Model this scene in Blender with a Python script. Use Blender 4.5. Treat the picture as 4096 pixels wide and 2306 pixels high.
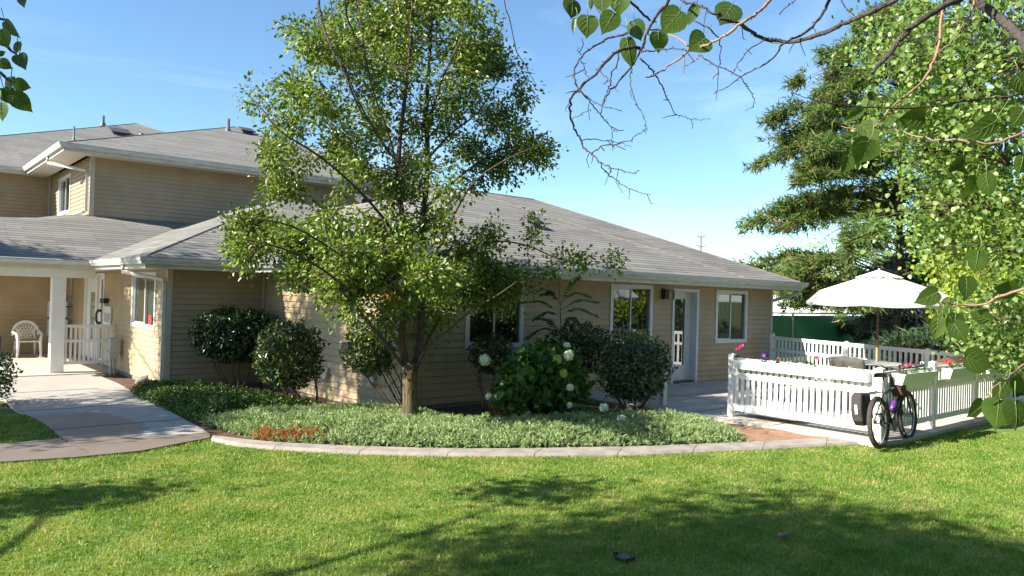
import bpy, math, random
import numpy as np
from mathutils import Vector, Matrix, Quaternion
rng = np.random.default_rng(7); random.seed(7)
R = math.radians
for o in list(bpy.data.objects): bpy.data.objects.remove(o)
scene = bpy.context.scene
COL = scene.collection
# ------------------------------------------------------------------ camera
CAMZ = 1.85
FPX = 3020.1                      # focal length in pixels of the 4096 px wide photograph
YAW, PITCH, ROLL = R(49.56), R(0.529), R(1.612)
fw = np.array([math.cos(YAW)*math.cos(PITCH), math.sin(YAW)*math.cos(PITCH), math.sin(PITCH)])
r0 = np.cross(fw, [0, 0, 1.]); r0 /= np.linalg.norm(r0); u0 = np.cross(r0, fw)
RT = math.cos(ROLL)*r0 + math.sin(ROLL)*u0; UP = -math.sin(ROLL)*r0 + math.cos(ROLL)*u0
cam = bpy.data.cameras.new('camera'); camo = bpy.data.objects.new('camera', cam); COL.objects.link(camo)
cam.sensor_width = 36; cam.lens = FPX/4096*36; cam.clip_start = 0.05; cam.clip_end = 5000
m = Matrix(((RT[0], UP[0], -fw[0], 0), (RT[1], UP[1], -fw[1], 0), (RT[2], UP[2], -fw[2], CAMZ), (0, 0, 0, 1)))
camo.matrix_world = m
scene.camera = camo
# ------------------------------------------------------------------ light
SUN_FROM = Vector((-1, 0.27, 0.67)).normalized()
elev = math.asin(SUN_FROM.z); rot = math.atan2(SUN_FROM.x, SUN_FROM.y)
w = bpy.data.worlds.new('World'); scene.world = w; w.use_nodes = True
nt = w.node_tree; nt.nodes.clear()
N = nt.nodes.new; L = nt.links.new
out = N('ShaderNodeOutputWorld'); bg = N('ShaderNodeBackground'); bg.inputs['Strength'].default_value = 0.073
sky = N('ShaderNodeTexSky'); sky.sky_type = 'NISHITA'; sky.sun_disc = False
sky.sun_elevation = elev; sky.sun_rotation = rot; sky.air_density = 1.0; sky.dust_density = 0.3; sky.ozone_density = 2.0; sky.altitude = 300
tc = N('ShaderNodeTexCoord'); mp = N('ShaderNodeMapping'); mp.inputs['Scale'].default_value = (1.1, 2.6, 7.0)
mp.inputs['Rotation'].default_value = (0.25, 0.15, 0.6)
no = N('ShaderNodeTexNoise'); no.inputs['Scale'].default_value = 1.7; no.inputs['Detail'].default_value = 7; no.inputs['Roughness'].default_value = 0.55; no.inputs['Distortion'].default_value = 0.6
cr = N('ShaderNodeValToRGB'); cr.color_ramp.elements[0].position = 0.50; cr.color_ramp.elements[1].position = 0.85
mulc = N('ShaderNodeMath'); mulc.operation = 'MULTIPLY'; mulc.inputs[1].default_value = 0.30
mx = N('ShaderNodeMixRGB'); mx.inputs['Color2'].default_value = (7.2, 7.4, 7.8, 1)
L(tc.outputs['Generated'], mp.inputs['Vector']); L(mp.outputs[0], no.inputs['Vector']); L(no.outputs['Fac'], cr.inputs[0]); L(cr.outputs[0], mulc.inputs[0])
L(mulc.outputs[0], mx.inputs['Fac']); L(sky.outputs[0], mx.inputs['Color1']); tn = N('ShaderNodeMixRGB'); tn.blend_type = 'MULTIPLY'; tn.inputs[0].default_value = 1; tn.inputs[2].default_value = (.88, 1.06, 1.14, 1); L(mx.outputs[0], tn.inputs[1]); L(tn.outputs[0], bg.inputs['Color']); L(bg.outputs[0], out.inputs['Surface'])
sun = bpy.data.lights.new('sun', 'SUN'); sun.energy = 5.0; sun.angle = R(0.5); sun.color = (1.0, 0.93, 0.80)
suno = bpy.data.objects.new('sun', sun); COL.objects.link(suno)
suno.rotation_euler = (-SUN_FROM).to_track_quat('-Z', 'Y').to_euler()
scene.view_settings.view_transform = 'Standard'; scene.view_settings.look = 'None'
scene.view_settings.exposure = 1.48; scene.view_settings.gamma = 1
scene.render.engine = 'CYCLES'
scene.cycles.max_bounces = 8; scene.cycles.transparent_max_bounces = 8
# ------------------------------------------------------------------ measuring helpers (photo pixel -> point in the place)
def ray(x, y):
    d = fw + (x-2048)/FPX*RT - (y-1153)/FPX*UP
    return d
def gp(x, y, z=0.0):
    d = ray(x, y); t = (z-CAMZ)/d[2]; return np.array([d[0]*t, d[1]*t, z])
def onX(x, y, X): d = ray(x, y); t = X/d[0]; p = d*t; p[2] += CAMZ; return p
def onY(x, y, Y): d = ray(x, y); t = Y/d[1]; p = d*t; p[2] += CAMZ; return p
def at(x, y, depth): p = ray(x, y)*depth; p[2] += CAMZ; return p        # full-size pixels
K = 4096/2576.
def atd(x, y, depth): return at(x*K, y*K, depth)                        # half-size pixels
def gz(x, y):
    s = np.clip((np.asarray(y, float)-9.5)/6.0, 0, 1); return -0.2*s*s*(3-2*s)
def gg(x, y):
    z = 0.0
    for _ in range(12): p = gp(x, y, z); z = float(gz(p[0], p[1]))
    return p
# ------------------------------------------------------------------ object helpers
class MB:
    def __init__(s): s.v = []; s.f = []
    def add(s, vs, fs):
        b = len(s.v); s.v += [tuple(map(float, v)) for v in vs]; s.f += [tuple(i+b for i in f) for f in fs]; return s
    def quad(s, a, b, c, d): return s.add([a, b, c, d], [(0, 1, 2, 3)])
    def box(s, x0, x1, y0, y1, z0, z1):
        v = [(x0, y0, z0), (x1, y0, z0), (x1, y1, z0), (x0, y1, z0), (x0, y0, z1), (x1, y0, z1), (x1, y1, z1), (x0, y1, z1)]
        return s.add(v, [(0, 3, 2, 1), (4, 5, 6, 7), (0, 1, 5, 4), (1, 2, 6, 5), (2, 3, 7, 6), (3, 0, 4, 7)])
    def obox(s, o, ax, ay, az, l, w_, h):     # box with centre-bottom o; axes unit vectors
        o, ax, ay, az = map(np.array, (o, ax, ay, az)); v = []
        for k in (0, 1):
            for (i, j) in ((-.5, -.5), (.5, -.5), (.5, .5), (-.5, .5)): v.append(o+ax*l*i+ay*w_*j+az*h*k)
        return s.add(v, [(0, 3, 2, 1), (4, 5, 6, 7), (0, 1, 5, 4), (1, 2, 6, 5), (2, 3, 7, 6), (3, 0, 4, 7)])
    def tube(s, pts, rad, n=8, cap=True):
        pts = [np.array(p, float) for p in pts]
        if not hasattr(rad, '__len__'): rad = [rad]*len(pts)
        prev = None; rings = []; vs = []
        for i, p in enumerate(pts):
            t = pts[min(i+1, len(pts)-1)]-pts[max(i-1, 0)]; t = t/(np.linalg.norm(t)+1e-12)
            if prev is None:
                a = np.array([0, 0, 1.]) if abs(t[2]) < .9 else np.array([1., 0, 0]); a = np.cross(t, a)
            else: a = prev-t*np.dot(prev, t)
            a /= np.linalg.norm(a)+1e-12; prev = a; b = np.cross(t, a)
            for k in range(n):
                th = 2*math.pi*k/n; vs.append(p+rad[i]*(math.cos(th)*a+math.sin(th)*b))
        fs = []
        for i in range(len(pts)-1):
            for k in range(n): fs.append((i*n+k, i*n+(k+1) % n, (i+1)*n+(k+1) % n, (i+1)*n+k))
        if cap: fs.append(tuple(range(n))[::-1]); fs.append(tuple((len(pts)-1)*n+k for k in range(n)))
        return s.add(vs, fs)
    def lathe(s, c, prof, n=20, axis=(0, 0, 1)):     # prof: (r, h)
        c = np.array(c, float); ax = np.array(axis, float); ax /= np.linalg.norm(ax)
        a = np.cross(ax, [1, 0, 0] if abs(ax[0]) < .9 else [0, 1, 0]); a /= np.linalg.norm(a); b = np.cross(ax, a); vs = []
        for r_, h in prof:
            for k in range(n):
                th = 2*math.pi*k/n; vs.append(c+ax*h+r_*(math.cos(th)*a+math.sin(th)*b))
        fs = [(i*n+k, i*n+(k+1) % n, (i+1)*n+(k+1) % n, (i+1)*n+k) for i in range(len(prof)-1) for k in range(n)]
        return s.add(vs, fs)
    def sweep(s, path, prof, closed_prof=True):      # path: xy list; prof: (out, z); out = to the right of travel
        path = [np.array(p, float) for p in path]; n = len(prof); vs = []
        for i, p in enumerate(path):
            d1 = path[i]-path[i-1] if i > 0 else path[1]-path[0]; d2 = path[i+1]-path[i] if i < len(path)-1 else d1
            d1 = d1/np.linalg.norm(d1); d2 = d2/np.linalg.norm(d2)
            n1 = np.array([d1[1], -d1[0]]); n2 = np.array([d2[1], -d2[0]]); mm = n1+n2; mm /= np.dot(mm, n1)
            for (o, z) in prof: vs.append((p[0]+mm[0]*o, p[1]+mm[1]*o, z))
        fs = []
        for i in range(len(path)-1):
            for k in range(n if closed_prof else n-1):
                k2 = (k+1) % n; fs.append((i*n+k, (i+1)*n+k, (i+1)*n+k2, i*n+k2))
        if closed_prof: fs.append(tuple(range(n))); fs.append(tuple((len(path)-1)*n+k for k in range(n))[::-1])
        return s.add(vs, fs)
    def build(s, name, mat, parent=None, smooth=False, bevel=0):
        me = bpy.data.meshes.new(name); me.from_pydata(s.v, [], s.f); me.update()
        return link(name, me, mat, parent, smooth, bevel)
def link(name, me, mat, parent=None, smooth=False, bevel=0):
    o = bpy.data.objects.new(name, me); COL.objects.link(o)
    if mat: me.materials.append(mat)
    if smooth:
        for p in me.polygons: p.use_smooth = True
    if bevel:
        b = o.modifiers.new('bevel', 'BEVEL'); b.width = bevel; b.segments = 2; b.limit_method = 'ANGLE'; b.angle_limit = R(40)
    if parent: setparent(o, parent)
    return o
def origin_of(o): return Vector(o.get('_org', (0, 0, 0)))
ORG = {}
def setparent(o, p):
    o.parent = p; o.matrix_parent_inverse = Matrix.Translation(-Vector(ORG.get(p.name, (0, 0, 0))))
    ORG[o.name] = (0, 0, 0) 
def thing(name, label, cat, loc=(0, 0, 0), group=None):
    o = bpy.data.objects.new(name, None); COL.objects.link(o); o.location = loc; o.empty_display_size = .1
    ORG[o.name] = tuple(loc); o['label'] = label; o['category'] = cat
    if group: o['group'] = group
    return o
def tag(o, label, cat, group=None, kind=None):
    o['label'] = label; o['category'] = cat
    if group: o['group'] = group
    if kind: o['kind'] = kind
    return o
def struct(o, label=None): o['kind'] = 'structure'; return o
def npmesh(name, V, F, mat, parent=None, smooth=False):
    V = np.asarray(V, np.float32); F = np.asarray(F, np.int32); k = F.shape[1]
    me = bpy.data.meshes.new(name); me.vertices.add(len(V)); me.vertices.foreach_set('co', V.ravel())
    me.loops.add(F.size); me.loops.foreach_set('vertex_index', F.ravel()); me.polygons.add(len(F))
    me.polygons.foreach_set('loop_start', np.arange(0, F.size, k, dtype=np.int32)); me.update(calc_edges=True)
    if smooth: me.polygons.foreach_set('use_smooth', np.ones(len(F), bool))
    return link(name, me, mat, parent)
# ------------------------------------------------------------------ materials
MATS = {}
def nodemat(name):
    mt = bpy.data.materials.new(name); mt.use_nodes = True; n = mt.node_tree
    return mt, n, n.nodes['Principled BSDF'], n.nodes.new, n.links.new
def plain(name, col, rough=.5, col2=None, scale=8, bump=0, bscale=60, metal=0, spec=.5, detail=4, stretch=None, lo=.35, hi=.65):
    mt, n, p, N, L = nodemat(name)
    p.inputs['Base Color'].default_value = (*col, 1); p.inputs['Roughness'].default_value = rough; p.inputs['Metallic'].default_value = metal
    p.inputs['Specular IOR Level'].default_value = spec
    tc = N('ShaderNodeTexCoord'); src = tc.outputs['Object']
    if stretch:
        mp = N('ShaderNodeMapping'); mp.inputs['Scale'].default_value = stretch; L(src, mp.inputs[0]); src = mp.outputs[0]
    if col2:
        t = N('ShaderNodeTexNoise'); t.inputs['Scale'].default_value = scale; t.inputs['Detail'].default_value = detail; t.inputs['Roughness'].default_value = .65
        r = N('ShaderNodeValToRGB'); r.color_ramp.elements[0].color = (*col, 1); r.color_ramp.elements[1].color = (*col2, 1)
        r.color_ramp.elements[0].position = lo; r.color_ramp.elements[1].position = hi
        L(src, t.inputs['Vector']); L(t.outputs['Fac'], r.inputs[0]); L(r.outputs[0], p.inputs['Base Color'])
    if bump:
        t2 = N('ShaderNodeTexNoise'); t2.inputs['Scale'].default_value = bscale; t2.inputs['Detail'].default_value = 5; b = N('ShaderNodeBump'); b.inputs['Strength'].default_value = bump; b.inputs['Distance'].default_value = .02
        L(src, t2.inputs['Vector']); L(t2.outputs['Fac'], b.inputs['Height']); L(b.outputs[0], p.inputs['Normal'])
    MATS[name] = mt; return mt
def leafmat(name, cols, trans=.35, rough=.45, spec=.5, tcol=None, clump=0.0, cscale=1.5):
    mt, n, p, N, L = nodemat(name)
    g = N('ShaderNodeNewGeometry'); r = N('ShaderNodeValToRGB'); els = r.color_ramp.elements
    while len(els) < len(cols): els.new(.5)
    for i, c in enumerate(cols): els[i].position = i/(len(cols)-1); els[i].color = (*c, 1)
    L(g.outputs['Random Per Island'], r.inputs[0])
    L(r.outputs[0], p.inputs['Base Color']); p.inputs['Roughness'].default_value = rough; p.inputs['Specular IOR Level'].default_value = spec
    tr = N('ShaderNodeBsdfTranslucent'); mx = N('ShaderNodeMixShader'); mx.inputs[0].default_value = trans
    hs = N('ShaderNodeMixRGB'); hs.blend_type = 'MULTIPLY'; hs.inputs[0].default_value = 1; hs.inputs[2].default_value = (*(tcol or (1.5, 1.35, .5)), 1)
    L(r.outputs[0], hs.inputs[1]); L(hs.outputs[0], tr.inputs['Color'])
    L(p.outputs[0], mx.inputs[1]); L(tr.outputs[0], mx.inputs[2]); L(mx.outputs[0], n.nodes['Material Output'].inputs['Surface'])
    MATS[name] = mt; return mt
M = MATS
plain('siding', (.355, .262, .158), .55, (.42, .32, .20), 1.6, .05, 200)
plain('white_vinyl', (.80, .79, .77), .4, (.74, .73, .70), 5)
plain('white_frame', (.64, .65, .67), .4, (.58, .59, .61), 6)
plain('gutter_white', (.62, .61, .57), .45, (.48, .47, .43), 4, stretch=(1, 1, 4))
plain('corner_tan', (.55, .46, .35), .55, (.50, .42, .32), 4)
plain('soffit', (.66, .62, .55), .6)
plain('foundation', (.22, .20, .18), .9, (.24, .22, .2), 6, .4, 40)
plain('concrete', (.50, .45, .39), .85, (.40, .36, .31), 2.5, .25, 90)
plain('kerb_concrete', (.33, .29, .25), .85, (.22, .195, .175), 5, .35, 70)
plain('mulch', (.055, .026, .016), .95, (.15, .075, .048), 30, 1.0, 45, detail=8)
plain('dirt', (.20, .105, .062), .95, (.34, .20, .13), 9, .9, 50, detail=8)
plain('soil_green', (.060, .078, .018), .95, (.105, .12, .03), 3, .5, 60)
plain('bark', (.16, .115, .08), .9, (.07, .05, .035), 14, 1.0, 30, stretch=(3, 3, .6))
plain('pear_bark', (.15, .115, .055), .9, (.030, .022, .015), 7, 1.0, 18, stretch=(5, 5, .6), lo=.42, hi=.60)
plain('limb_bark', (.095, .065, .045), .9, (.05, .036, .028), 12, .8, 30)
plain('twig', (.075, .048, .035), .85, (.12, .08, .06), 40)
plain('pale_twig', (.30, .19, .12), .7, (.20, .12, .08), 30)
plain('dark_twig', (.045, .038, .036), .85, (.08, .065, .058), 50, .8, 120)
plain('fir_bark', (.10, .07, .055), .9, (.2, .13, .09), 12)
plain('metal_grey', (.42, .42, .42), .45, metal=.6)
plain('galvanised', (.55, .57, .57), .4, metal=.5)
plain('box_grey', (.36, .37, .36), .5, (.30, .31, .30), 6)
plain('dark_metal', (.03, .03, .035), .35, spec=.6)
plain('black_plastic', (.02, .02, .022), .4)
plain('rubber', (.035, .03, .028), .8, (.055, .048, .042), 40, .5, 80)
plain('bag_fabric', (.035, .03, .028), .85, (.05, .042, .04), 30, .4, 100)
plain('brown_bag', (.10, .045, .025), .8, (.06, .03, .02), 20)
plain('purple', (.10, .03, .20), .35)
plain('flue_grey', (.10, .11, .13), .5)
plain('chrome', (.6, .6, .62), .2, metal=1)
plain('wood_pole', (.45, .18, .06), .5, (.35, .13, .04), 20)
plain('dark_pole', (.09, .06, .045), .5)
plain('canopy', (.85, .84, .81), .8)
plain('chair_plastic', (.78, .76, .72), .4)
plain('dark_cushion', (.07, .065, .058), .85, (.09, .085, .075), 20)
plain('wood_brown', (.09, .055, .035), .6)
plain('brick', (.36, .12, .07), .85, (.28, .10, .06), 12)
plain('van_white', (.85, .85, .85), .3)
plain('blind_beige', (.50, .40, .29), .7)
plain('blind_white', (.62, .64, .6), .6)
plain('curtain_dark', (.20, .17, .145), .8)
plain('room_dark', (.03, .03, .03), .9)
plain('red_sign', (.65, .03, .03), .5)
plain('stone', (.20, .17, .14), .8, (.12, .10, .08), 8, .5, 20)
plain('planter_soil', (.05, .03, .02), .95)
plain('white_petal', (.80, .82, .70), .7, (.70, .75, .55), 40)
plain('green_petal', (.42, .52, .12), .7, (.3, .42, .08), 40)
plain('magenta', (.60, .02, .17), .6); plain('violet', (.17, .03, .42), .6); plain('red_flower', (.75, .03, .04), .6); plain('burgundy', (.18, .01, .04), .6); plain('pink_flower', (.75, .25, .3), .6); plain('yellow_leaf', (.70, .50, .03), .6)
plain('silver_leaf', (.55, .58, .52), .8)
leafmat('pear_leaf', [(.045, .10, .016), (.085, .155, .022), (.15, .225, .035), (.30, .36, .13)], .40, .35, .6)
leafmat('shrub_leaf', [(.020, .050, .014), (.035, .08, .020), (.07, .11, .03)], .2, .28, .7)
leafmat('shrub_leaf_light', [(.05, .095, .025), (.09, .14, .04), (.16, .18, .06)], .28, .3, .7)
leafmat('hydrangea_leaf', [(.035, .10, .02), (.06, .15, .03), (.09, .20, .035)], .35, .45, .5)
leafmat('ash_leaf', [(.04, .11, .025), (.07, .16, .03)], .35, .45)
leafmat('lime_leaf', [(.20, .30, .03), (.32, .40, .05)], .4, .5)
leafmat('juniper_leaf', [(.14, .23, .075), (.25, .35, .14), (.44, .52, .26)], .25, .6, .3, (1.2, 1.2, .9))
leafmat('dry_leaf', [(.25, .09, .03), (.40, .17, .06)], .2, .8, .2)
leafmat('cover_leaf', [(.02, .05, .012), (.045, .10, .018), (.09, .16, .03), (.18, .25, .05)], .3, .35)
leafmat('fir_leaf', [(.03, .075, .022), (.05, .11, .028), (.08, .15, .035), (.11, .18, .04), (.13, .19, .05), (.26, .16, .07)], .3, .6, .3)
leafmat('spruce_leaf', [(.06, .10, .09), (.11, .16, .14), (.18, .23, .20)], .15, .6, .3)
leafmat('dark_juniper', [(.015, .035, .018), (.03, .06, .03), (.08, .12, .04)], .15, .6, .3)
leafmat('poplar_leaf', [(.07, .15, .035), (.13, .23, .05), (.21, .32, .08), (.38, .46, .20)], .45, .4, .5)
leafmat('yellow_leaf_tree', [(.18, .30, .03), (.30, .40, .05), (.44, .48, .06)], .45, .5)
leafmat('far_leaf', [(.14, .22, .04), (.25, .32, .08)], .35, .6)
leafmat('grass_blade', [(.07, .155, .012), (.11, .215, .016), (.155, .27, .025), (.23, .32, .055), (.37, .35, .13)], .35, .5, .4, (1.4, 1.3, .5))
leafmat('shade_leaf', [(.05, .10, .02), (.08, .14, .03)], .3, .5)
# big foreground leaf
def bigleaf():
    mt, n, p, N, L = nodemat('near_leaf')
    tc = N('ShaderNodeTexCoord'); t = N('ShaderNodeTexNoise'); t.inputs['Scale'].default_value = 30; t.inputs['Detail'].default_value = 6
    g = N('ShaderNodeNewGeometry'); r = N('ShaderNodeValToRGB'); e = r.color_ramp.elements
    e[0].color = (.04, .075, .014, 1); e[1].color = (.20, .28, .09, 1); e.new(.6).color = (.07, .125, .02, 1)
    ad = N('ShaderNodeMath'); ad.operation = 'MULTIPLY_ADD'; ad.inputs[1].default_value = .5; L(t.outputs['Fac'], ad.inputs[0]); 
    m2 = N('ShaderNodeMath'); m2.operation = 'MULTIPLY_ADD'; m2.inputs[1].default_value = .7; m2.inputs[2].default_value = -.15; L(g.outputs['Random Per Island'], m2.inputs[0]); L(m2.outputs[0], ad.inputs[2])
    L(tc.outputs['Object'], t.inputs['Vector']); L(ad.outputs[0], r.inputs[0]); L(r.outputs[0], p.inputs['Base Color']); p.inputs['Roughness'].default_value = .38
    tr = N('ShaderNodeBsdfTranslucent'); mx = N('ShaderNodeMixShader'); mx.inputs[0].default_value = .38
    hs = N('ShaderNodeMixRGB'); hs.blend_type = 'MULTIPLY'; hs.inputs[0].default_value = 1; hs.inputs[2].default_value = (1.5, 1.5, .35, 1)
    L(r.outputs[0], hs.inputs[1]); L(hs.outputs[0], tr.inputs['Color']); L(p.outputs[0], mx.inputs[1]); L(tr.outputs[0], mx.inputs[2]); L(mx.outputs[0], n.nodes['Material Output'].inputs['Surface'])
    b = N('ShaderNodeBump'); b.inputs['Strength'].default_value = .3; b.inputs['Distance'].default_value = .003; L(t.outputs['Fac'], b.inputs['Height']); L(b.outputs[0], p.inputs['Normal'])
    MATS['near_leaf'] = mt
bigleaf()
plain('leaf_rib', (.13, .19, .055), .5)
def shingle(name, axis, scale_u=1.0):
    # rows of three-tab shingles; 'axis' is the horizontal run of the rows
    mt, n, p, N, L = nodemat(name); p.inputs['Roughness'].default_value = .9; p.inputs['Specular IOR Level'].default_value = .25
    tc = N('ShaderNodeTexCoord'); sp = N('ShaderNodeSeparateXYZ'); cb = N('ShaderNodeCombineXYZ'); L(tc.outputs['Object'], sp.inputs[0])
    L(sp.outputs['X' if axis == 'x' else 'Y'], cb.inputs['X']); mz = N('ShaderNodeMath'); mz.operation = 'MULTIPLY'; mz.inputs[1].default_value = 1/.39*1.075*.85; L(sp.outputs['Z'], mz.inputs[0]); L(mz.outputs[0], cb.inputs['Y'])
    br = N('ShaderNodeTexBrick'); br.inputs['Scale'].default_value = 1.0; br.inputs['Brick Width'].default_value = .9; br.offset = .37; br.inputs['Row Height'].default_value = .135
    br.inputs['Mortar Size'].default_value = .0035; br.inputs['Mortar Smooth'].default_value = .6; br.inputs['Bias'].default_value = 0
    br.inputs['Color1'].default_value = (.190, .183, .168, 1); br.inputs['Color2'].default_value = (.262, .252, .232, 1); br.inputs['Mortar'].default_value = (.07, .063, .06, 1)
    L(cb.outputs[0], br.inputs['Vector'])
    fr = N('ShaderNodeMath'); fr.operation = 'DIVIDE'; fr.inputs[1].default_value = .135; L(mz.outputs[0], fr.inputs[0]); fr2 = N('ShaderNodeMath'); fr2.operation = 'FRACT'; L(fr.outputs[0], fr2.inputs[0])
    rl_ = N('ShaderNodeValToRGB'); rl_.color_ramp.elements[0].color = (.30, .29, .28, 1); rl_.color_ramp.elements[1].color = (1, 1, 1, 1); rl_.color_ramp.elements[0].position = .09; rl_.color_ramp.elements[1].position = .17; L(fr2.outputs[0], rl_.inputs[0])
    ml = N('ShaderNodeMixRGB'); ml.blend_type = 'MULTIPLY'; ml.inputs[0].default_value = 1; L(br.outputs['Color'], ml.inputs[1]); L(rl_.outputs[0], ml.inputs[2])
    t = N('ShaderNodeTexNoise'); t.inputs['Scale'].default_value = .9; t.inputs['Detail'].default_value = 7; L(tc.outputs['Object'], t.inputs['Vector'])
    r = N('ShaderNodeValToRGB'); r.color_ramp.elements[0].color = (.80, .80, .80, 1); r.color_ramp.elements[1].color = (.97, .965, .96, 1); r.color_ramp.elements[0].position = .3; r.color_ramp.elements[1].position = .7; L(t.outputs['Fac'], r.inputs[0])
    t3 = N('ShaderNodeTexNoise'); t3.inputs['Scale'].default_value = 60; L(tc.outputs['Object'], t3.inputs['Vector'])
    mu = N('ShaderNodeMixRGB'); mu.blend_type = 'MULTIPLY'; mu.inputs[0].default_value = 1; L(ml.outputs[0], mu.inputs[1]); L(r.outputs[0], mu.inputs[2]); L(mu.outputs[0], p.inputs['Base Color'])
    b = N('ShaderNodeBump'); b.inputs['Strength'].default_value = .8; b.inputs['Distance'].default_value = .012; inv = N('ShaderNodeMath'); inv.operation = 'SUBTRACT'; inv.inputs[0].default_value = 1; L(br.outputs['Fac'], inv.inputs[1]); inv2 = N('ShaderNodeMath'); inv2.operation = 'SUBTRACT'; L(inv.outputs[0], inv2.inputs[0]); L(fr2.outputs[0], inv2.inputs[1]); inv = inv2
    ad = N('ShaderNodeMath'); ad.operation = 'MULTIPLY_ADD'; ad.inputs[1].default_value = .35; L(t3.outputs['Fac'], ad.inputs[0]); L(inv.outputs[0], ad.inputs[2]); L(ad.outputs[0], b.inputs['Height']); L(b.outputs[0], p.inputs['Normal'])
    MATS[name] = mt
shingle('shingle_x', 'x'); shingle('shingle_y', 'y')
def glassmat():
    mt, n, p, N, L = nodemat('pane_glass')
    g = N('ShaderNodeBsdfGlossy'); g.inputs['Roughness'].default_value = .015; g.inputs['Color'].default_value = (.9, .95, .95, 1)
    t = N('ShaderNodeBsdfTransparent'); t.inputs['Color'].default_value = (.55, .6, .58, 1)
    f = N('ShaderNodeFresnel'); f.inputs['IOR'].default_value = 1.7; a = N('ShaderNodeMath'); a.operation = 'MULTIPLY_ADD'; a.inputs[1].default_value = 1.0; a.inputs[2].default_value = .10
    mx = N('ShaderNodeMixShader'); L(f.outputs[0], a.inputs[0]); L(a.outputs[0], mx.inputs[0]); L(t.outputs[0], mx.inputs[1]); L(g.outputs[0], mx.inputs[2]); L(mx.outputs[0], n.nodes['Material Output'].inputs['Surface'])
    MATS['pane_glass'] = mt
glassmat()
def concretewalk():
    mt, n, p, N, L = nodemat('walk_concrete'); p.inputs['Roughness'].default_value = .8
    tc = N('ShaderNodeTexCoord'); t = N('ShaderNodeTexNoise'); t.inputs['Scale'].default_value = 3; t.inputs['Detail'].default_value = 7; L(tc.outputs['Object'], t.inputs['Vector'])
    r = N('ShaderNodeValToRGB'); r.color_ramp.elements[0].color = (.29, .27, .24, 1); r.color_ramp.elements[1].color = (.40, .375, .34, 1); L(t.outputs['Fac'], r.inputs[0])
    # a damp patch with an outline of its own, left by the sprinkler
    mp = N('ShaderNodeMapping'); mp.inputs['Location'].default_value = (-2.0, -11.0, 0); mp.vector_type = 'POINT'; L(tc.outputs['Object'], mp.inputs[0])
    t2 = N('ShaderNodeTexNoise'); t2.inputs['Scale'].default_value = 1.3; t2.inputs['Detail'].default_value = 5; L(tc.outputs['Object'], t2.inputs['Vector'])
    sp = N('ShaderNodeSeparateXYZ'); L(tc.outputs['Object'], sp.inputs[0])
    # damp where (x*0.9 + noise) small or y small
    a = N('ShaderNodeMath'); a.operation = 'MULTIPLY_ADD'; a.inputs[1].default_value = 1.1; L(t2.outputs['Fac'], a.inputs[0]); L(sp.outputs['X'], a.inputs[2])
    b = N('ShaderNodeMath'); b.operation = 'SUBTRACT'; L(sp.outputs['Y'], b.inputs[0]); L(t2.outputs['Fac'], b.inputs[1])
    ra = N('ShaderNodeMapRange'); ra.inputs[1].default_value = 3.15; ra.inputs[2].default_value = 3.35; ra.inputs[3].default_value = 1; ra.inputs[4].default_value = 0; L(a.outputs[0], ra.inputs[0])
    rb = N('ShaderNodeMapRange'); rb.inputs[1].default_value = 9.15; rb.inputs[2].default_value = 9.3; rb.inputs[3].default_value = 1; rb.inputs[4].default_value = 0; L(b.outputs[0], rb.inputs[0])
    rc = N('ShaderNodeMapRange'); rc.inputs[1].default_value = 12.6; rc.inputs[2].default_value = 13.2; rc.inputs[3].default_value = 1; rc.inputs[4].default_value = 0; L(sp.outputs['Y'], rc.inputs[0])
    mn = N('ShaderNodeMath'); mn.operation = 'MULTIPLY'; L(ra.outputs[0], mn.inputs[0]); L(rc.outputs[0], mn.inputs[1])
    mm = N('ShaderNodeMath'); mm.operation = 'MAXIMUM'; L(mn.outputs[0], mm.inputs[0]); L(rb.outputs[0], mm.inputs[1])
    mu = N('ShaderNodeMixRGB'); mu.blend_type = 'MULTIPLY'; mu.inputs[2].default_value = (.52, .44, .38, 1); L(mm.outputs[0], mu.inputs[0]); L(r.outputs[0], mu.inputs[1]); L(mu.outputs[0], p.inputs['Base Color'])
    rr = N('ShaderNodeMapRange'); rr.inputs[3].default_value = .85; rr.inputs[4].default_value = .5; L(mm.outputs[0], rr.inputs[0]); L(rr.outputs[0], p.inputs['Roughness'])
    MATS['walk_concrete'] = mt
concretewalk()
# ------------------------------------------------------------------ ground
def inpoly(x, y, poly):
    x = np.asarray(x); y = np.asarray(y); ins = np.zeros(x.shape, bool); j = len(poly)-1
    for i in range(len(poly)):
        xi, yi = poly[i]; xj, yj = poly[j]
        c = ((yi > y) != (yj > y)) & (x < (xj-xi)*(y-yi)/(yj-yi+1e-12)+xi); ins ^= c; j = i
    return ins
def hash2(ix, iy): 
    n = np.sin(ix*127.1+iy*311.7)*43758.5453; return n-np.floor(n)
def noise2(x, y, s=1.0):
    x = np.asarray(x)*s; y = np.asarray(y)*s; ix = np.floor(x); iy = np.floor(y); fx = x-ix; fy = y-iy; fx = fx*fx*(3-2*fx); fy = fy*fy*(3-2*fy)
    return (hash2(ix, iy)*(1-fx)+hash2(ix+1, iy)*fx)*(1-fy)+(hash2(ix, iy+1)*(1-fx)+hash2(ix+1, iy+1)*fx)*fy
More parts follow.
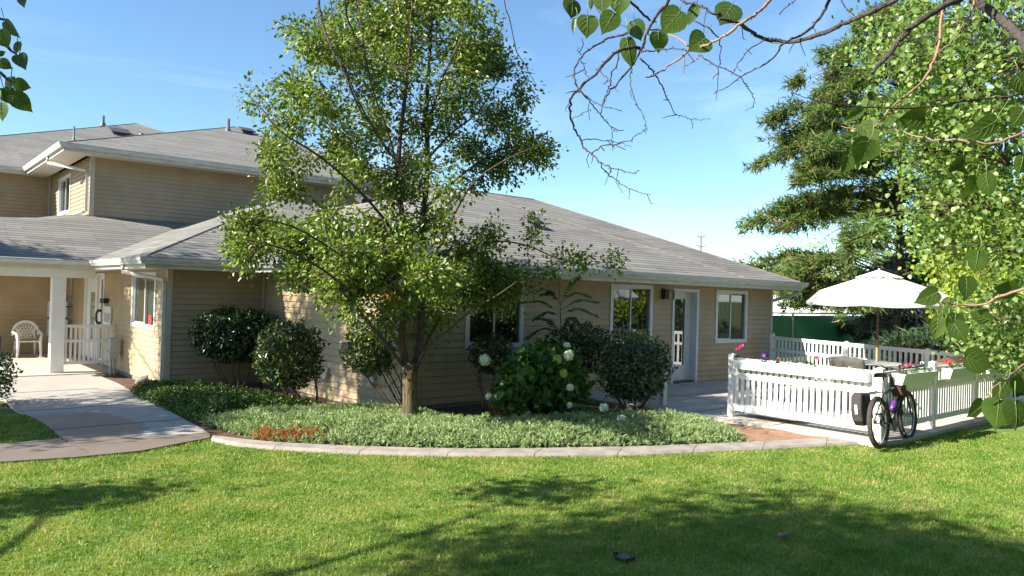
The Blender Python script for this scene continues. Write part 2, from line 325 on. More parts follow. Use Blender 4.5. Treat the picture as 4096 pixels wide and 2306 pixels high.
def sheet(name, poly, dz, mat, res=.25, side=0, bump=None):
    # flat polygon cut in strips following the slope of the ground
    xs = [p[0] for p in poly]; ys = [p[1] for p in poly]
    import bmesh
    bm = bmesh.new(); vs = [bm.verts.new((p[0], p[1], 0)) for p in poly]; bm.faces.new(vs)
    y = min(ys)+res
    while y < max(ys):
        if y > 9.3 and y < 16 or bump:
            bmesh.ops.bisect_plane(bm, geom=bm.verts[:]+bm.edges[:]+bm.faces[:], plane_co=(0, y, 0), plane_no=(0, 1, 0))
        y += res
    if bump:
        x = min(xs)+res
        while x < max(xs):
            bmesh.ops.bisect_plane(bm, geom=bm.verts[:]+bm.edges[:]+bm.faces[:], plane_co=(x, 0, 0), plane_no=(1, 0, 0)); x += res
    for v in bm.verts:
        v.co.z = float(gz(v.co.x, v.co.y))+dz + (float(bump*(noise2(v.co.x, v.co.y, 3)-.5)) if bump else 0)
    if side:
        be = [e for e in bm.edges if e.is_boundary]; r = bmesh.ops.extrude_edge_only(bm, edges=be)
        for v in [g for g in r['geom'] if isinstance(g, bmesh.types.BMVert)]: v.co.z -= side
    bmesh.ops.recalc_face_normals(bm, faces=bm.faces)
    me = bpy.data.meshes.new(name); bm.to_mesh(me); bm.free()
    up = sum(p.normal.z*p.area for p in me.polygons)
    if up < 0: me.flip_normals()
    return struct(link(name, me, mat))
# base ground to the horizon
g = MB(); gy = [-900, -30, 9.3]+list(np.arange(9.8, 16.2, .5))+[30, 120, 1500]
for i in range(len(gy)-1):
    for x0, x1 in ((-1200, -8), (-8, 30), (30, 1800)):
        g.quad((x0, gy[i], gz(0, gy[i])-.03), (x1, gy[i], gz(0, gy[i])-.03), (x1, gy[i+1], gz(0, gy[i+1])-.03), (x0, gy[i+1], gz(0, gy[i+1])-.03))
struct(g.build('ground', M['soil_green']))
curb_in = [gp(x, y)[:2] for x, y in ((855, 1753), (900, 1758), (1000, 1771), (1150, 1783), (1300, 1790), (1500, 1798), (1750, 1804), (2000, 1806), (2300, 1801), (2600, 1795), (2850, 1784), (3100, 1773), (3400, 1757), (3490, 1752))]
curb_out = [gp(x, y)[:2] for x, y in ((842, 1762), (890, 1776), (1000, 1792), (1150, 1803), (1300, 1811), (1500, 1819), (1750, 1825), (2000, 1827), (2300, 1825), (2600, 1820), (2850, 1807), (3100, 1797), (3400, 1780), (3490, 1775))]
def resample(pts, n):
    pts = np.array(pts); d = np.r_[0, np.cumsum(np.linalg.norm(np.diff(pts, axis=0), axis=1))]; t = np.linspace(0, d[-1], n)
    # light smoothing
    o = np.c_[np.interp(t, d, pts[:, 0]), np.interp(t, d, pts[:, 1])]
    for _ in range(6): o[1:-1] = (o[:-2]+2*o[1:-1]+o[2:])/4
    return o
ci = resample(curb_in, 80); co = resample(curb_out, 80)
SLX = 10.02
walk_right = [gg(x, y)[:2] for x, y in ((838, 1738), (740, 1683), (600, 1605), (470, 1535), (330, 1478))]
walk_left = [gg(x, y)[:2] for x, y in ((246, 1757), (215, 1725), (150, 1680), (60, 1640), (20, 1600))]
bed = [tuple(p) for p in ci[::4]]+[tuple(ci[-1]), (10.6, 4.6), (10.6, 10.3), (6.3, 10.3), (6.3, 15.6), (4.4, 15.6), (4.4, 19.9), (3.35, 19.9)]+[tuple(p) for p in walk_right[::-1]]
sheet('mulch_bed', bed, .0, M['mulch'], res=.16, bump=.05)
dirtp = [tuple(gp(*p)[:2]) for p in ((2910, 1688), (3080, 1722), (3420, 1756), (3180, 1770), (2990, 1779), (2850, 1784), (2780, 1700))]
dz = sheet('dirt', dirtp, .022, M['dirt'], res=.1, bump=.03)
patio = [(9.75, 10.05), (9.85, 8.4), (9.93, 6.7), (10.0, 5.6), (10.06, 4.65), (10.12, 4.40), (10.6, 4.30), (24, 4.30), (24, 10.05)]
sheet('patio', patio, .05, M['concrete'], side=.07)
wl = [tuple(p) for p in walk_left]
walk = [tuple(p) for p in walk_right]+[(3.35, 19.0), (.6, 19.0)]+wl[::-1]+[(-6, 9.9), (-6, 9.1)]+[tuple(gp(*p)[:2]) for p in ((0, 1852), (300, 1833), (560, 1808), (840, 1754))]
sheet('walkway', walk, .012, M['walk_concrete'], side=.04)
sheet('porch_floor', [(.2, 19.01), (4.42, 19.01), (4.42, 24.6), (.2, 24.6)], .03, M['concrete'], side=.05)
# joints in the concrete: shallow dark grooves built as thin strips
j = MB()
for a, b in (((246, 1757), (350, 1815)),):
    p, q = gp(*a), gp(*b); d = (q-p)/np.linalg.norm(q-p); nn = np.array([-d[1], d[0], 0])*.012
    j.quad(p-nn+[0, 0, .016], q-nn+[0, 0, .016], q+nn+[0, 0, .016], p+nn+[0, 0, .016])
for yy in (11.0, 13.6, 16.3):
    z = float(gz(0, yy))+.017; j.quad((1.75, yy, z), (3.45, yy+.02, z), (3.45, yy+.05, z), (1.75, yy+.03, z))
struct(j.build('walkway_joint', plain('joint_dark', (.12, .10, .08), .9)))
j = MB()
for yy in (8.7, 7.3, 5.9): j.quad((10.1, yy, .054), (23, yy, .054), (23, yy+.02, .054), (10.1, yy+.02, .054))
for xx in (11.6, 13.2, 14.8): j.quad((xx, 4.3, .054), (xx+.02, 4.3, .054), (xx+.02, 10, .054), (xx, 10, .054))
struct(j.build('patio_joint', M['joint_dark']))
# kerb
kv = []; kf = []; nseg = 79
for i in range(80):
    h = .038; a, b = ci[i], co[i]; e = .02
    d = (b-a); d = d/np.linalg.norm(d)
    kv += [(*a, -.02), (*a, h-.015), (*(a+d*e), h), (*(b-d*.05), h-.008), (*(b-d*.01), h-.035), (*b, -.02)]
for i in range(79):
    if i % 9 == 8: continue
    for k in range(5): kf.append((i*6+k, (i+1)*6+k, (i+1)*6+k+1, i*6+k+1))
for i in range(8, 79, 9):          # narrow joints between the cast lengths
    for k in range(5):
        a = [np.array(kv[i*6+k]), np.array(kv[(i+1)*6+k]), np.array(kv[(i+1)*6+k+1]), np.array(kv[i*6+k+1])]
        b0 = len(kv); s0 = a[0]+(a[1]-a[0])*.93; s1 = a[3]+(a[2]-a[3])*.93
        kv += [tuple(a[0]), tuple(s0), tuple(s1), tuple(a[3])]; kf.append((b0, b0+1, b0+2, b0+3))
mbk = MB(); mbk.add(kv, kf); struct(mbk.build('kerb', M['kerb_concrete']))
# ------------------------------------------------------------------ leaf makers
def rnd_unit(n): v = rng.normal(size=(n, 3)); return v/np.linalg.norm(v, axis=1, keepdims=True)
def leaf_arrays(pos, d, nrm, size, width=.62, fold=.18, droop=.08):
    n = len(pos); d = d/np.linalg.norm(d, axis=1, keepdims=True)
    nrm = nrm-d*np.sum(nrm*d, axis=1, keepdims=True); nrm /= np.linalg.norm(nrm, axis=1, keepdims=True)+1e-9; b = np.cross(d, nrm)
    S = np.broadcast_to(np.asarray(size, float).reshape(-1, 1), (n, 1)); out = []
    for (a, w_, c) in ((0, 0, 0), (.28, .5, fold), (.68, .38, fold*.6), (1, 0, -droop), (.68, -.38, fold*.6), (.28, -.5, fold)):
        out.append(pos+S*(a*d+w_*width*2*.5*b*1.0+c*nrm))
    V = np.stack(out, 1).reshape(-1, 3); base = np.arange(n)[:, None]*6
    F = np.concatenate([base+np.array([0, 1, 2, 3]), base+np.array([0, 3, 4, 5])], 1).reshape(-1, 4)
    return V, F
def leaves(name, mat, parent, pos, d, nrm, size, **k):
    V, F = leaf_arrays(pos, d, nrm, size, **k); return npmesh(name, V, F, mat, parent)
def blades(pos, d, side, size, width):
    n = len(pos); d = d/np.linalg.norm(d, axis=1, keepdims=True); b = np.cross(d, side); b /= np.linalg.norm(b, axis=1, keepdims=True)+1e-9
    S = np.asarray(size).reshape(-1, 1); W = np.asarray(width).reshape(-1, 1)
    V = np.stack([pos-b*W*.5, pos+b*W*.5, pos+d*S], 1).reshape(-1, 3); F = np.arange(3*n).reshape(-1, 3); return V, F
def closest_on(limbs, c):
    best = None
    for li, l in enumerate(limbs):
        for i in range(len(l)-1):
            a, b = l[i][0], l[i+1][0]; ab = b-a; t = float(np.clip(np.dot(c-a, ab)/(np.dot(ab, ab)+1e-9), 0, 1)); p = a+ab*t
            v = c-p; dd = np.linalg.norm(v); cost = dd*(1+.55*max(0, -v[2]/(dd+1e-6)+.25))
            if best is None or cost < best[0]: best = (cost, p, l[i][1]*(1-t)+l[i+1][1]*t, dd)
    return best
def smoothpath(pts, k=6):
    pts = [np.array(p, float) for p in pts]; o = []
    P_ = [2*pts[0]-pts[1]]+pts+[2*pts[-1]-pts[-2]]
    for i in range(1, len(P_)-2):
        for t in np.linspace(0, 1, k, endpoint=False):
            a, b, c, d = P_[i-1], P_[i], P_[i+1], P_[i+2]
            o.append(.5*((2*b)+(-a+c)*t+(2*a-5*b+4*c-d)*t*t+(-a+3*b-3*c+d)*t**3))
    o.append(pts[-1]); return o
# ------------------------------------------------------------------ THE HOUSE
house = thing('house', 'long beige vinyl-sided house with grey shingle hip roofs and a two-storey wing behind', 'house', (6.3, 10.05, 0))
PITCHM = .41
def hiproof(x0, x1, y0, y1, z0, m_, sides='fblr'):
    w_, d_ = x1-x0, y1-y0
    if w_ >= d_:
        t = d_/2; r1 = (x0+t, y0+t, z0+m_*t); r2 = (x1-t, y0+t, z0+m_*t)
    else:
        t = w_/2; r1 = (x0+t, y0+t, z0+m_*t); r2 = (x0+t, y1-t, z0+m_*t)
    a, b, c, d = (x0, y0, z0), (x1, y0, z0), (x1, y1, z0), (x0, y1, z0)
    X = MB(); Yy = MB(); cap = MB()
    if w_ >= d_:
        if 'f' in sides: X.quad(a, b, r2, r1)
        if 'b' in sides: X.quad(c, d, r1, r2)
        if 'l' in sides: Yy.add([a, r1, d], [(0, 1, 2)])
        if 'r' in sides: Yy.add([b, c, r2], [(0, 1, 2)])
        hips = [(a, r1), (b, r2), (c, r2), (d, r1), (r1, r2)]
    else:
        if 'f' in sides: X.add([a, b, r1], [(0, 1, 2)])
        if 'b' in sides: X.add([c, d, r2], [(0, 1, 2)])
        if 'l' in sides: Yy.quad(a, r1, r2, d)
        if 'r' in sides: Yy.quad(b, c, r2, r1)
        hips = [(a, r1), (b, r1), (c, r2), (d, r2), (r1, r2)]
    for p, q in hips:
        p, q = np.array(p), np.array(q); p2 = p+(q-p)*.02 if np.linalg.norm(q-p) > .1 else p
        cap.tube([p2+[0, 0, -.012], q+[0, 0, -.012]], .03, 6)
    return X, Yy, cap
capmat = plain('ridge_cap', (.17, .148, .13), .95, (.24, .21, .19), 6)
def addroof(x0, x1, y0, y1, z0, m_, sides='fblr'):
    X, Yy, cap = hiproof(x0, x1, y0, y1, z0, m_, sides)
    r = X.build('roof', M['shingle_x'], house); s = Yy.build('roof', M['shingle_y'], house); cap.build('ridge_cap', capmat, r)
    return r, s
EZ = 2.33
addroof(5.76, 17.62, 9.5, 19.1, EZ, PITCHM, 'fbr')
addroof(5.76, 15.36, 9.5, 29.0, EZ, PITCHM, 'l')
addroof(3.80, 13.2, 14.86, 24.2, EZ+.03, PITCHM)
# porch roof with the swept ridge against the upper storey
nx, ny = 60, 24; V = []; F = []
YS = np.r_[np.linspace(19.08, 21.55, 12), np.linspace(21.65, 28.2, 12)]; XS = np.linspace(.6, 9.0, nx)
for y in YS:
    for x in XS:
        flat = 3.36; lift = np.clip((x-2.4)/1.9, 0, 1); lift = lift*lift*(3-2*lift)*.27
        z = min(EZ+.03+PITCHM*(y-19.08), flat+lift+.02*max(0, 0)-.012*max(0, y-22.2))
        V.append((x, y, z))
for i in range(len(YS)-1):
    for k in range(nx-1): F.append((i*nx+k, i*nx+k+1, (i+1)*nx+k+1, (i+1)*nx+k))
npmesh('roof', V, F, M['shingle_x'], house)
addroof(3.55, 16.9, 21.52, 40, 5.32, .376)                       # upper storey
addroof(-.4, 18.2, 27.35, 45.8, 5.32, .40)                        # wing behind
# gutters, fascias, soffits
def eave(path, ztop, ov=.6):
    gprof = [(0, ztop), (.11, ztop), (.115, ztop-.03), (.085, ztop-.075), (.075, ztop-.105), (0, ztop-.105)]
    gm = MB(); gm.sweep(path, gprof); gm.build('gutter', M['gutter_white'], house)
    lip = MB(); lip.sweep(path, [(.098, ztop+.001), (.122, ztop+.001), (.122, ztop+.012), (.098, ztop+.012)]); lip.build('gutter_lip', M['white_frame'], house)
    fm = MB(); fm.sweep(path, [(-.03, ztop-.012), (-.002, ztop-.012), (-.002, ztop-.185), (-.03, ztop-.185)]); fm.build('fascia', M['gutter_white'], house)
    sm = MB(); sm.sweep(path, [(-.031, ztop-.15), (-.031, ztop-.165), (-ov, ztop-.165), (-ov, ztop-.15)]); sm.build('soffit', M['soffit'], house)
eave([(.6, 19.08), (3.85, 19.08), (3.85, 14.91), (5.8, 14.91), (5.8, 9.55), (17.57, 9.55), (17.57, 19)], EZ+.01, .62)
eave([(-.3, 27.4), (3.6, 27.4), (3.6, 21.57), (16.85, 21.57), (16.85, 27)], 5.32, .62)
ps = MB(); ps.box(.6, 4.35, 19.15, 24.6, 2.15, 2.165); ps.build('soffit', M['soffit'], house)
pb = MB(); pb.box(.6, 3.95, 19.32, 19.62, 1.96, 2.149); pb.build('porch_beam', M['white_vinyl'], house, bevel=.006)
# siding
def siding(o, u, n, length, z0, z1, openings, pitch=.1145, mat='siding', lap=.018):
    o = np.array([*o, 0.]); u = np.array([*u, 0.]); n = np.array([*n, 0.]); mb = MB()
    zb = z0
    while zb < z1-1e-6:
        zt = min(zb+pitch, z1); br = sorted({zb, zt, *[z for (_, _, a, b) in openings for z in (a, b) if zb < z < zt]})
        for a, b in zip(br[:-1], br[1:]):
            mid = (a+b)/2; cuts = sorted([(c, d) for (c, d, e, f_) in openings if e < mid < f_]); x = 0; spans = []
            for c, d in cuts:
                if c > x: spans.append((x, c))
                x = max(x, d)
            if x < length: spans.append((x, length))
            off = lambda z: lap*(1-min(1, (z-zb)/pitch/.8))
            for s, t in spans:
                P = lambda uu, z: o+u*uu+n*off(z)+np.array([0, 0, z])
                steps = [a, b]
                kz = zb+pitch*.8
                if a < kz < b: steps = [a, kz, b]
                for q, r_ in zip(steps[:-1], steps[1:]): mb.quad(P(s, q), P(t, q), P(t, r_), P(s, r_))
                if a == zb: mb.quad(o+u*s+[0, 0, a], o+u*t+[0, 0, a], P(t, a), P(s, a))
        zb = zt
    return mb.build('wall', M[mat], house)
def slab(o, u, n, u0, u1, z0, z1, n0, n1):
    """a box in wall coordinates"""
    o = np.array([*o, 0.]); u = np.array([*u, 0.]); n = np.array([*n, 0.]); vs = []
    for nn in (n0, n1):
        for (a, z) in ((u0, z0), (u1, z0), (u1, z1), (u0, z1)): vs.append(o+u*a+n*nn+np.array([0, 0, z]))
    return vs, [(0, 3, 2, 1), (4, 5, 6, 7), (0, 1, 5, 4), (1, 2, 6, 5), (2, 3, 7, 6), (3, 0, 4, 7)]
WALLS = {}
def window(W, u0, u1, z0, z1, blindL='curtain_dark', blindR=None, style='slider', sign=False, fw_=.085, dark=True):
    o, u, n = W; fr = MB(); e = .028
    for a in ((u0, u1, z1-fw_, z1), (u0, u1, z0, z0+fw_), (u0, u0+fw_, z0+fw_, z1-fw_), (u1-fw_, u1, z0+fw_, z1-fw_)): fr.add(*slab(o, u, n, *a, -.02, e))
    f = fr.build('window', M['white_frame'], house, bevel=.004)
    i0, i1, j0, j1 = u0+fw_, u1-fw_, z0+fw_, z1-fw_; mid = (i0+i1)/2
    sa = MB(); t = .028
    for (a, b, dn) in ((i0, mid+.015, 0), (mid-.015, i1, .018)):
        for q in ((a, b, j1-t, j1), (a, b, j0, j0+t), (a, a+t, j0+t, j1-t), (b-t, b, j0+t, j1-t)): sa.add(*slab(o, u, n, *q, -.035-dn, -.012-dn))
    sa.build('sash', M['white_frame'], f)
    pn = MB(); O = np.array([*o, 0.]); U = np.array([*u, 0.]); Nn = np.array([*n, 0.])
    pn.quad(*[O+U*a+Nn*(-.03)+[0, 0, z] for a, z in ((i0, j0), (i1, j0), (i1, j1), (i0, j1))]); pn.build('pane', M['pane_glass'], f)
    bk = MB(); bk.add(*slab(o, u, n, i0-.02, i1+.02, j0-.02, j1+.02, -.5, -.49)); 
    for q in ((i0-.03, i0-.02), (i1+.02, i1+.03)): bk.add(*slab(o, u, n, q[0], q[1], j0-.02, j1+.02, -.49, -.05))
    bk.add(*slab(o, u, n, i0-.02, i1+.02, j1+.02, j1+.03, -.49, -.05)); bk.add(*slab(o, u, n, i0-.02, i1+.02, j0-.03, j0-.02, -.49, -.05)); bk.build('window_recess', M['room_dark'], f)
    def vert(a, b, matn):
        b_ = MB(); x = a; k = 0
        while x < b: b_.add(*slab(o, u, n, x, min(x+.075, b), j0+.02, j1, -.12-.02*(k % 2), -.115-.02*(k % 2))); x += .085; k += 1
        b_.build('blind', M[matn], f)
    def horiz(a, b, matn):
        b_ = MB(); z = j1
        while z > j0+.03: b_.add(*slab(o, u, n, a, b, z-.019, z, -.085, -.075)); z -= .026
        b_.build('blind', M[matn], f)
    if style == 'slider': vert(i0, i1, 'curtain_dark')
    elif style == 'entry': 
        b_ = MB(); b_.add(*slab(o, u, n, i0, mid, j0, j1, -.075, -.07)); b_.build('blind', M['blind_beige'], f); horiz(mid+.02, i1, 'blind_white')
    elif style == 'upper':
        b_ = MB(); b_.add(*slab(o, u, n, mid, i1, j0, j1, -.16, -.15)); b_.add(*slab(o, u, n, i0, mid-.1, j0, j1, -.10, -.09)); b_.build('blind', M['blind_beige'], f)
    return f
zb = .055
# right wall (facing the lawn)
WR = ((6.35, 10.05), (1, 0), (0, -1)); XR = 6.35
op = [(a-XR, b-XR, c, d) for a, b, c, d in ((7.56, 8.84, .93, 2.13), (11.1, 12.40, .93, 2.13), (14.64, 15.92, .88, 2.10), (13.05, 14.0, .05, 2.10))]
inn = lambda q, s=.03: (q[0]+s, q[1]-s, q[2]+s, q[3]-s)
siding(WR[0], WR[1], WR[2], 17.03-XR, zb, 2.19, [inn(q) for q in op[:3]]+[(op[3][0]+.03, op[3][1]-.03, 0, op[3][3]-.03)])
for q in op[:3]: window(WR, *q)
# L1
WL1 = ((6.35, 15.45), (0, -1), (-1, 0)); siding(*WL1, 5.40, -.11, 2.19, [])
WF1 = ((4.42, 15.45), (1, 0), (0, -1)); siding(*WF1, 1.93, -.11, 2.22, [])
# L0: u runs towards the camera from the inner corner
Y0 = 24.5
WL0 = ((4.42, Y0), (0, -1), (-1, 0))
SC = 1.105
wA = (Y0-18.0, Y0-16.2, .94, 2.11); dA = (Y0-22.75, Y0-21.35, -.17, 2.08); sA = (Y0-21.35, Y0-20.52, -.17, 2.11)
siding(*WL0, Y0-15.45, -.11, 2.25, [inn(wA), (dA[0]+.03, sA[1]-.03, -.2, 2.05)])
window(WL0, *wA, style='entry')
WF0 = ((.6, Y0), (1, 0), (0, -1)); siding(*WF0, 3.82, -.11, 2.3, [])
# upper storey
WU = ((4.35, 22.2), (1, 0), (0, -1)); siding(*WU, 12.0, 3.3, 5.19, [])
WUL = ((4.35, 27.9), (0, -1), (-1, 0)); wU = (27.9-26.5, 27.9-24.7, 3.85, 5.0)
siding(*WUL, 5.7, 3.2, 5.19, [inn(wU)]); window(WUL, *wU, style='upper', fw_=.1)
WUF = ((.2, 27.9), (1, 0), (0, -1)); siding(*WUF, 4.15, 3.2, 5.19, [])
# end wall
WE = ((17.03, 10.05), (0, 1), (1, 0)); siding(*WE, 9, zb, 2.19, [])
# corner boards, foundation
for bs in ([(6.328, 6.425, 10.028, 10.049, .03, 2.17), (6.328, 6.349, 10.049, 10.125, .03, 2.17)], [(16.955, 17.052, 10.028, 10.049, .06, 2.17), (17.031, 17.052, 10.049, 10.125, .06, 2.17)], [(4.398, 4.495, 15.428, 15.449, -.13, 2.2), (4.398, 4.419, 15.449, 15.525, -.13, 2.2)], [(4.328, 4.44, 22.178, 22.199, 3.5, 5.15), (4.328, 4.349, 22.199, 22.29, 3.5, 5.15)], [(6.29, 6.329, 15.40, 15.436, -.1, 2.2)], [(4.36, 4.40, 24.44, 24.48, -.1, 2.2)], [(4.28, 4.33, 27.83, 27.88, 3.4, 5.2)]):
    cb = MB()
    for q in bs: cb.box(*q)
    cb.build('corner_board', M['corner_tan'], house)
fd = MB(); fd.box(6.37, 17.0, 10.07, 10.3, -.3, .056); fd.box(6.37, 6.6, 10.3, 15.5, -.4, .0); fd.box(4.44, 6.4, 15.47, 15.7, -.4, -.09); fd.box(4.44, 4.7, 15.7, 24.5, -.4, -.09); fd.box(.6, 4.4, 24.52, 24.7, -.4, -.09)
fd.build('foundation', M['foundation'], house)
# glazed garden door in the right wall
def door(W, u0, u1, z0, z1, glass, leafm='white_frame', recess=.10, handle_u=None, jamb=.07):
    o, u, n = W; fr = MB()
    for a in ((u0, u1, z1-jamb, z1), (u0, u0+jamb, z0, z1-jamb), (u1-jamb, u1, z0, z1-jamb)): fr.add(*slab(o, u, n, *a, -recess-.05, .03))
    d = fr.build('door', M['white_frame'], house, bevel=.004)
    a0, a1, b0, b1 = u0+jamb, u1-jamb, z0+.035, z1-jamb; g0, g1, h0, h1 = glass
    lf = MB()
    for q in ((a0, a1, h1, b1), (a0, a1, b0, h0), (a0, g0, h0, h1), (g1, a1, h0, h1)): lf.add(*slab(o, u, n, *q, -recess-.04, -recess))
    lf.build('door_leaf', M['white_frame'], d, bevel=.003)
    pn = MB(); O = np.array([*o, 0.]); U = np.array([*u, 0.]); Nn = np.array([*n, 0.])
    pn.quad(*[O+U*a+Nn*(-recess-.02)+[0, 0, z] for a, z in ((g0, h0), (g1, h0), (g1, h1), (g0, h1))]); pn.build('pane', M['pane_glass'], d)
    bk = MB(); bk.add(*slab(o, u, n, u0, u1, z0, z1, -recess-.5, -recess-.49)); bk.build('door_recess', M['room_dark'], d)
    th = MB(); th.add(*slab(o, u, n, u0+jamb, u1-jamb, z0-.02, z0+.03, -recess-.05, -.01)); th.build('threshold', M['dark_metal'], d)
    if handle_u:
        h = MB(); c = O+U*handle_u+[0, 0, z0+.98]; h.tube([c-Nn*recess, c+Nn*(-recess+.06)], .02, 8); h.tube([c+Nn*(-recess+.055)-U*.0, c+Nn*(-recess+.055)+U*.09], .011, 8); h.add(*slab(o, u, n, handle_u-.03, handle_u+.03, z0+.88, z0+1.1, -recess, -recess+.008)); h.build('door_handle', M['metal_grey'], d, smooth=True)
    return d
dR = (13.06-XR, 13.99-XR, .05, 2.09)
dd = door(WR, *dR, (13.19-XR, 13.72-XR, .42, 1.86), recess=.14, handle_u=13.155-XR)
bb = MB(); z = 1.85
while z > .45: bb.add(*slab(*WR, 13.21-XR, 13.70-XR, z-.018, z, -.20, -.19)); z -= .025
bb.build('blind', plain('blind_green', (.28, .34, .31), .6), dd)
# entry door and sidelight
ed = door(WL0, *dA, (dA[0]+.42, dA[0]+.98, .35, 1.62), recess=.04, handle_u=dA[1]-.16)
sl = door(WL0, *sA, (sA[0]+.28, sA[0]+.58, -.02, 1.95), recess=.02)
# porch post
pp = MB(); pc = gg(236, 1498); PX, PYY = 3.24, 19.46
pp.box(PX-.135, PX+.135, PYY-.135, PYY+.135, -.19, 1.96); pp.build('porch_post', M['white_vinyl'], house, bevel=.008)
# downspouts
def downspout(pts, w_=.035):
    d = MB(); d.tube(pts, w_, 4); return d.build('downspout', M['gutter_white'], house)
downspout([(3.83, 16.4, 2.24), (3.83, 16.4, 2.10), (4.35, 15.52, 1.96), (4.36, 15.48, 1.9), (4.36, 15.48, -.1), (4.28, 15.4, -.15), (4.15, 15.25, -.17)], .04)
downspout([(3.58, 23.6, 5.22), (3.58, 23.6, 5.06), (4.27, 22.35, 4.8), (4.28, 22.28, 4.7), (4.28, 22.28, 3.72), (4.2, 22.2, 3.69), (4.05, 22.6, 3.62)], .045)
downspout([(17.85, 9.75, 2.2), (17.82, 9.8, 2.08), (17.15, 10.2, 1.86), (17.1, 10.25, 1.8), (17.1, 10.25, .1)], .04)
# hood vents low on the sunlit side wall
for (px, py) in ((1313, 1492), (1500, 1520)):
    c = onX(px, py, 6.35); v = MB()
    y, z = c[1], c[2]
    v.add([(6.33, y-.07, z-.1), (6.33, y+.07, z-.1), (6.33, y+.07, z+.09), (6.33, y-.07, z+.09), (6.24, y-.07, z-.1), (6.24, y+.07, z-.1), (6.30, y+.07, z+.09), (6.30, y-.07, z+.09)], [(0, 1, 2, 3), (4, 7, 6, 5), (0, 4, 5, 1), (1, 5, 6, 2), (2, 6, 7, 3), (3, 7, 4, 0)])
    v.build('vent_hood', M['corner_tan'], house)
# things on the roofs
def roofpt(px, py, y0, z0, m_):       # ray against a front roof plane
    d = ray(px, py); t = (z0-CAMZ-m_*y0)/(d[2]-m_*d[1]); p = d*t; p[2] += CAMZ; return p
def flue(px, py, y0, z0, m_, h=.35, r_=.05, mat='flue_grey'):
    p = roofpt(px, py, y0, z0, m_); v = MB(); v.lathe(p-[0, 0, .1], [(r_*1.8, 0), (r_*1.7, .14), (r_, .17), (r_, .1+h), (r_*.8, .1+h), (0, .1+h)], 12); v.build('roof_flue', M[mat], house, smooth=True)
def boxvent(px, py, y0, z0, m_, s=.2):
    p = roofpt(px, py, y0, z0, m_); v = MB(); v.obox(p-[0, 0, .05], (1, 0, 0), (0, .92, .38), (0, -.38, .92), s*2, s*2, .11); v.obox(p+[0, -.04, .085], (1, 0, 0), (0, .92, .38), (0, -.38, .92), s*2.5, s*2.4, .05); v.build('roof_vent', plain('vent_dark', (.06, .055, .055), .6) if 'vent_dark' not in M else M['vent_dark'], house)
flue(912, 523, 21.52, 5.32, .376, .42, .06); boxvent(985, 532, 21.52, 5.32, .376)
flue(412, 497, 27.35, 5.32, .40, .35, .06); flue(295, 560, 27.35, 5.32, .40, .5, .03); boxvent(478, 535, 27.35, 5.32, .40, .3); flue(566, 540, 27.35, 5.32, .4, .06, .06)
boxvent(1455, 805, 14.86, 2.36, .41, .18); boxvent(2135, 905, 9.5, 2.33, .41, .11)
# ------------------------------------------------------------------ things on the house
def lamp_box():
    t = thing('wall_lantern', 'small square black wall lantern beside the glazed garden door', 'lamp', (12.8, 10.0, 1.95)); b = MB(); b.box(12.68, 12.78, 10.0, 10.032, 1.85, 2.08); b.box(12.70, 12.90, 9.86, 10.0, 2.02, 2.05); b.box(12.70, 12.72, 9.86, 9.88, 1.87, 2.02); b.box(12.88, 12.90, 9.86, 9.88, 1.87, 2.02); b.box(12.7, 12.9, 9.86, 10.0, 1.855, 1.87); b.build('lamp_body', M['dark_metal'], t)
    g_ = MB(); g_.box(12.73, 12.87, 9.89, 9.98, 1.88, 2.01); g_.build('lamp_glass', plain('amber_glass', (.35, .25, .12), .3), t)
lamp_box()
def wall_thing(name, label, cat, px0, py0, px1, py1, W, depth, mat, parts=None, bevel=.006):
    o, u, n = W; ax = W[1][0] == 0
    a = onX(px0, py0, o[0]) if ax else onY(px0, py0, o[1]); b = onX(px1, py1, o[0]) if ax else onY(px1, py1, o[1])
    f = (lambda p: (o[1]-p[1])) if ax else (lambda p: p[0]-o[0])
    u0, u1 = sorted((f(a), f(b))); z0, z1 = sorted((a[2], b[2])); t = thing(name, label, cat, (a+b)/2)
    m1 = MB(); m1.add(*slab(o, u, n, u0, u1, z0, z1, .012, depth)); m1.build('box', M[mat], t, bevel=bevel)
    return t, (u0, u1, z0, z1)
t, q = wall_thing('intercom_phone', 'white entry phone panel with a black handset beside the porch door', 'phone', 423, 1224, 449, 1306, WL0, .05, 'white_frame')
h = MB(); cu = (WL0[0][0]-.09, Y0-q[0]-.02)
zc = q[3]
h.tube([(4.33, Y0-q[0]+.03, zc-.12), (4.27, Y0-q[0]+.07, zc-.12), (4.24, Y0-q[0]+.10, zc-.2), (4.24, Y0-q[0]+.11, zc-.36), (4.27, Y0-q[0]+.07, zc-.42), (4.33, Y0-q[0]+.04, zc-.42)], [.035, .04, .026, .026, .038, .035], 8); h.build('handset', M['black_plastic'], t, smooth=True)
kp = MB(); kp.add(*slab(*WL0, q[0]+.10, q[1]-.08, q[2]+.08, q[2]+.3, .051, .056)); kp.build('keypad', M['box_grey'], t)
t, q = wall_thing('door_chime', 'small black camera box above the entry phone', 'camera', 421, 1194, 437, 1215, WL0, .12, 'black_plastic')
t, q = wall_thing('meter_box', 'large grey metal box on the porch wall above a smaller one, right of the porch post', 'meter box', 0, 0, 1, 1, WL0, .1, 'box_grey') if False else (None, None)
def fbox(name, label, cat, px0, px1, py0, py1, depth, mat, Yw=24.5):
    a = onY(px0, py0, Yw); b = onY(px1, py1, Yw); t = thing(name, label, cat, ((a[0]+b[0])/2, Yw, min(a[2], b[2])))
    m1 = MB(); m1.box(a[0], b[0], Yw-depth, Yw-.012, b[2], a[2]); m1.build('box', M[mat], t, bevel=.006); return t, a, b
t, a, b = fbox('meter_box', 'large grey metal box on the porch wall just right of the porch post', 'meter box', 268, 317, 1196, 1275, .16, 'box_grey')
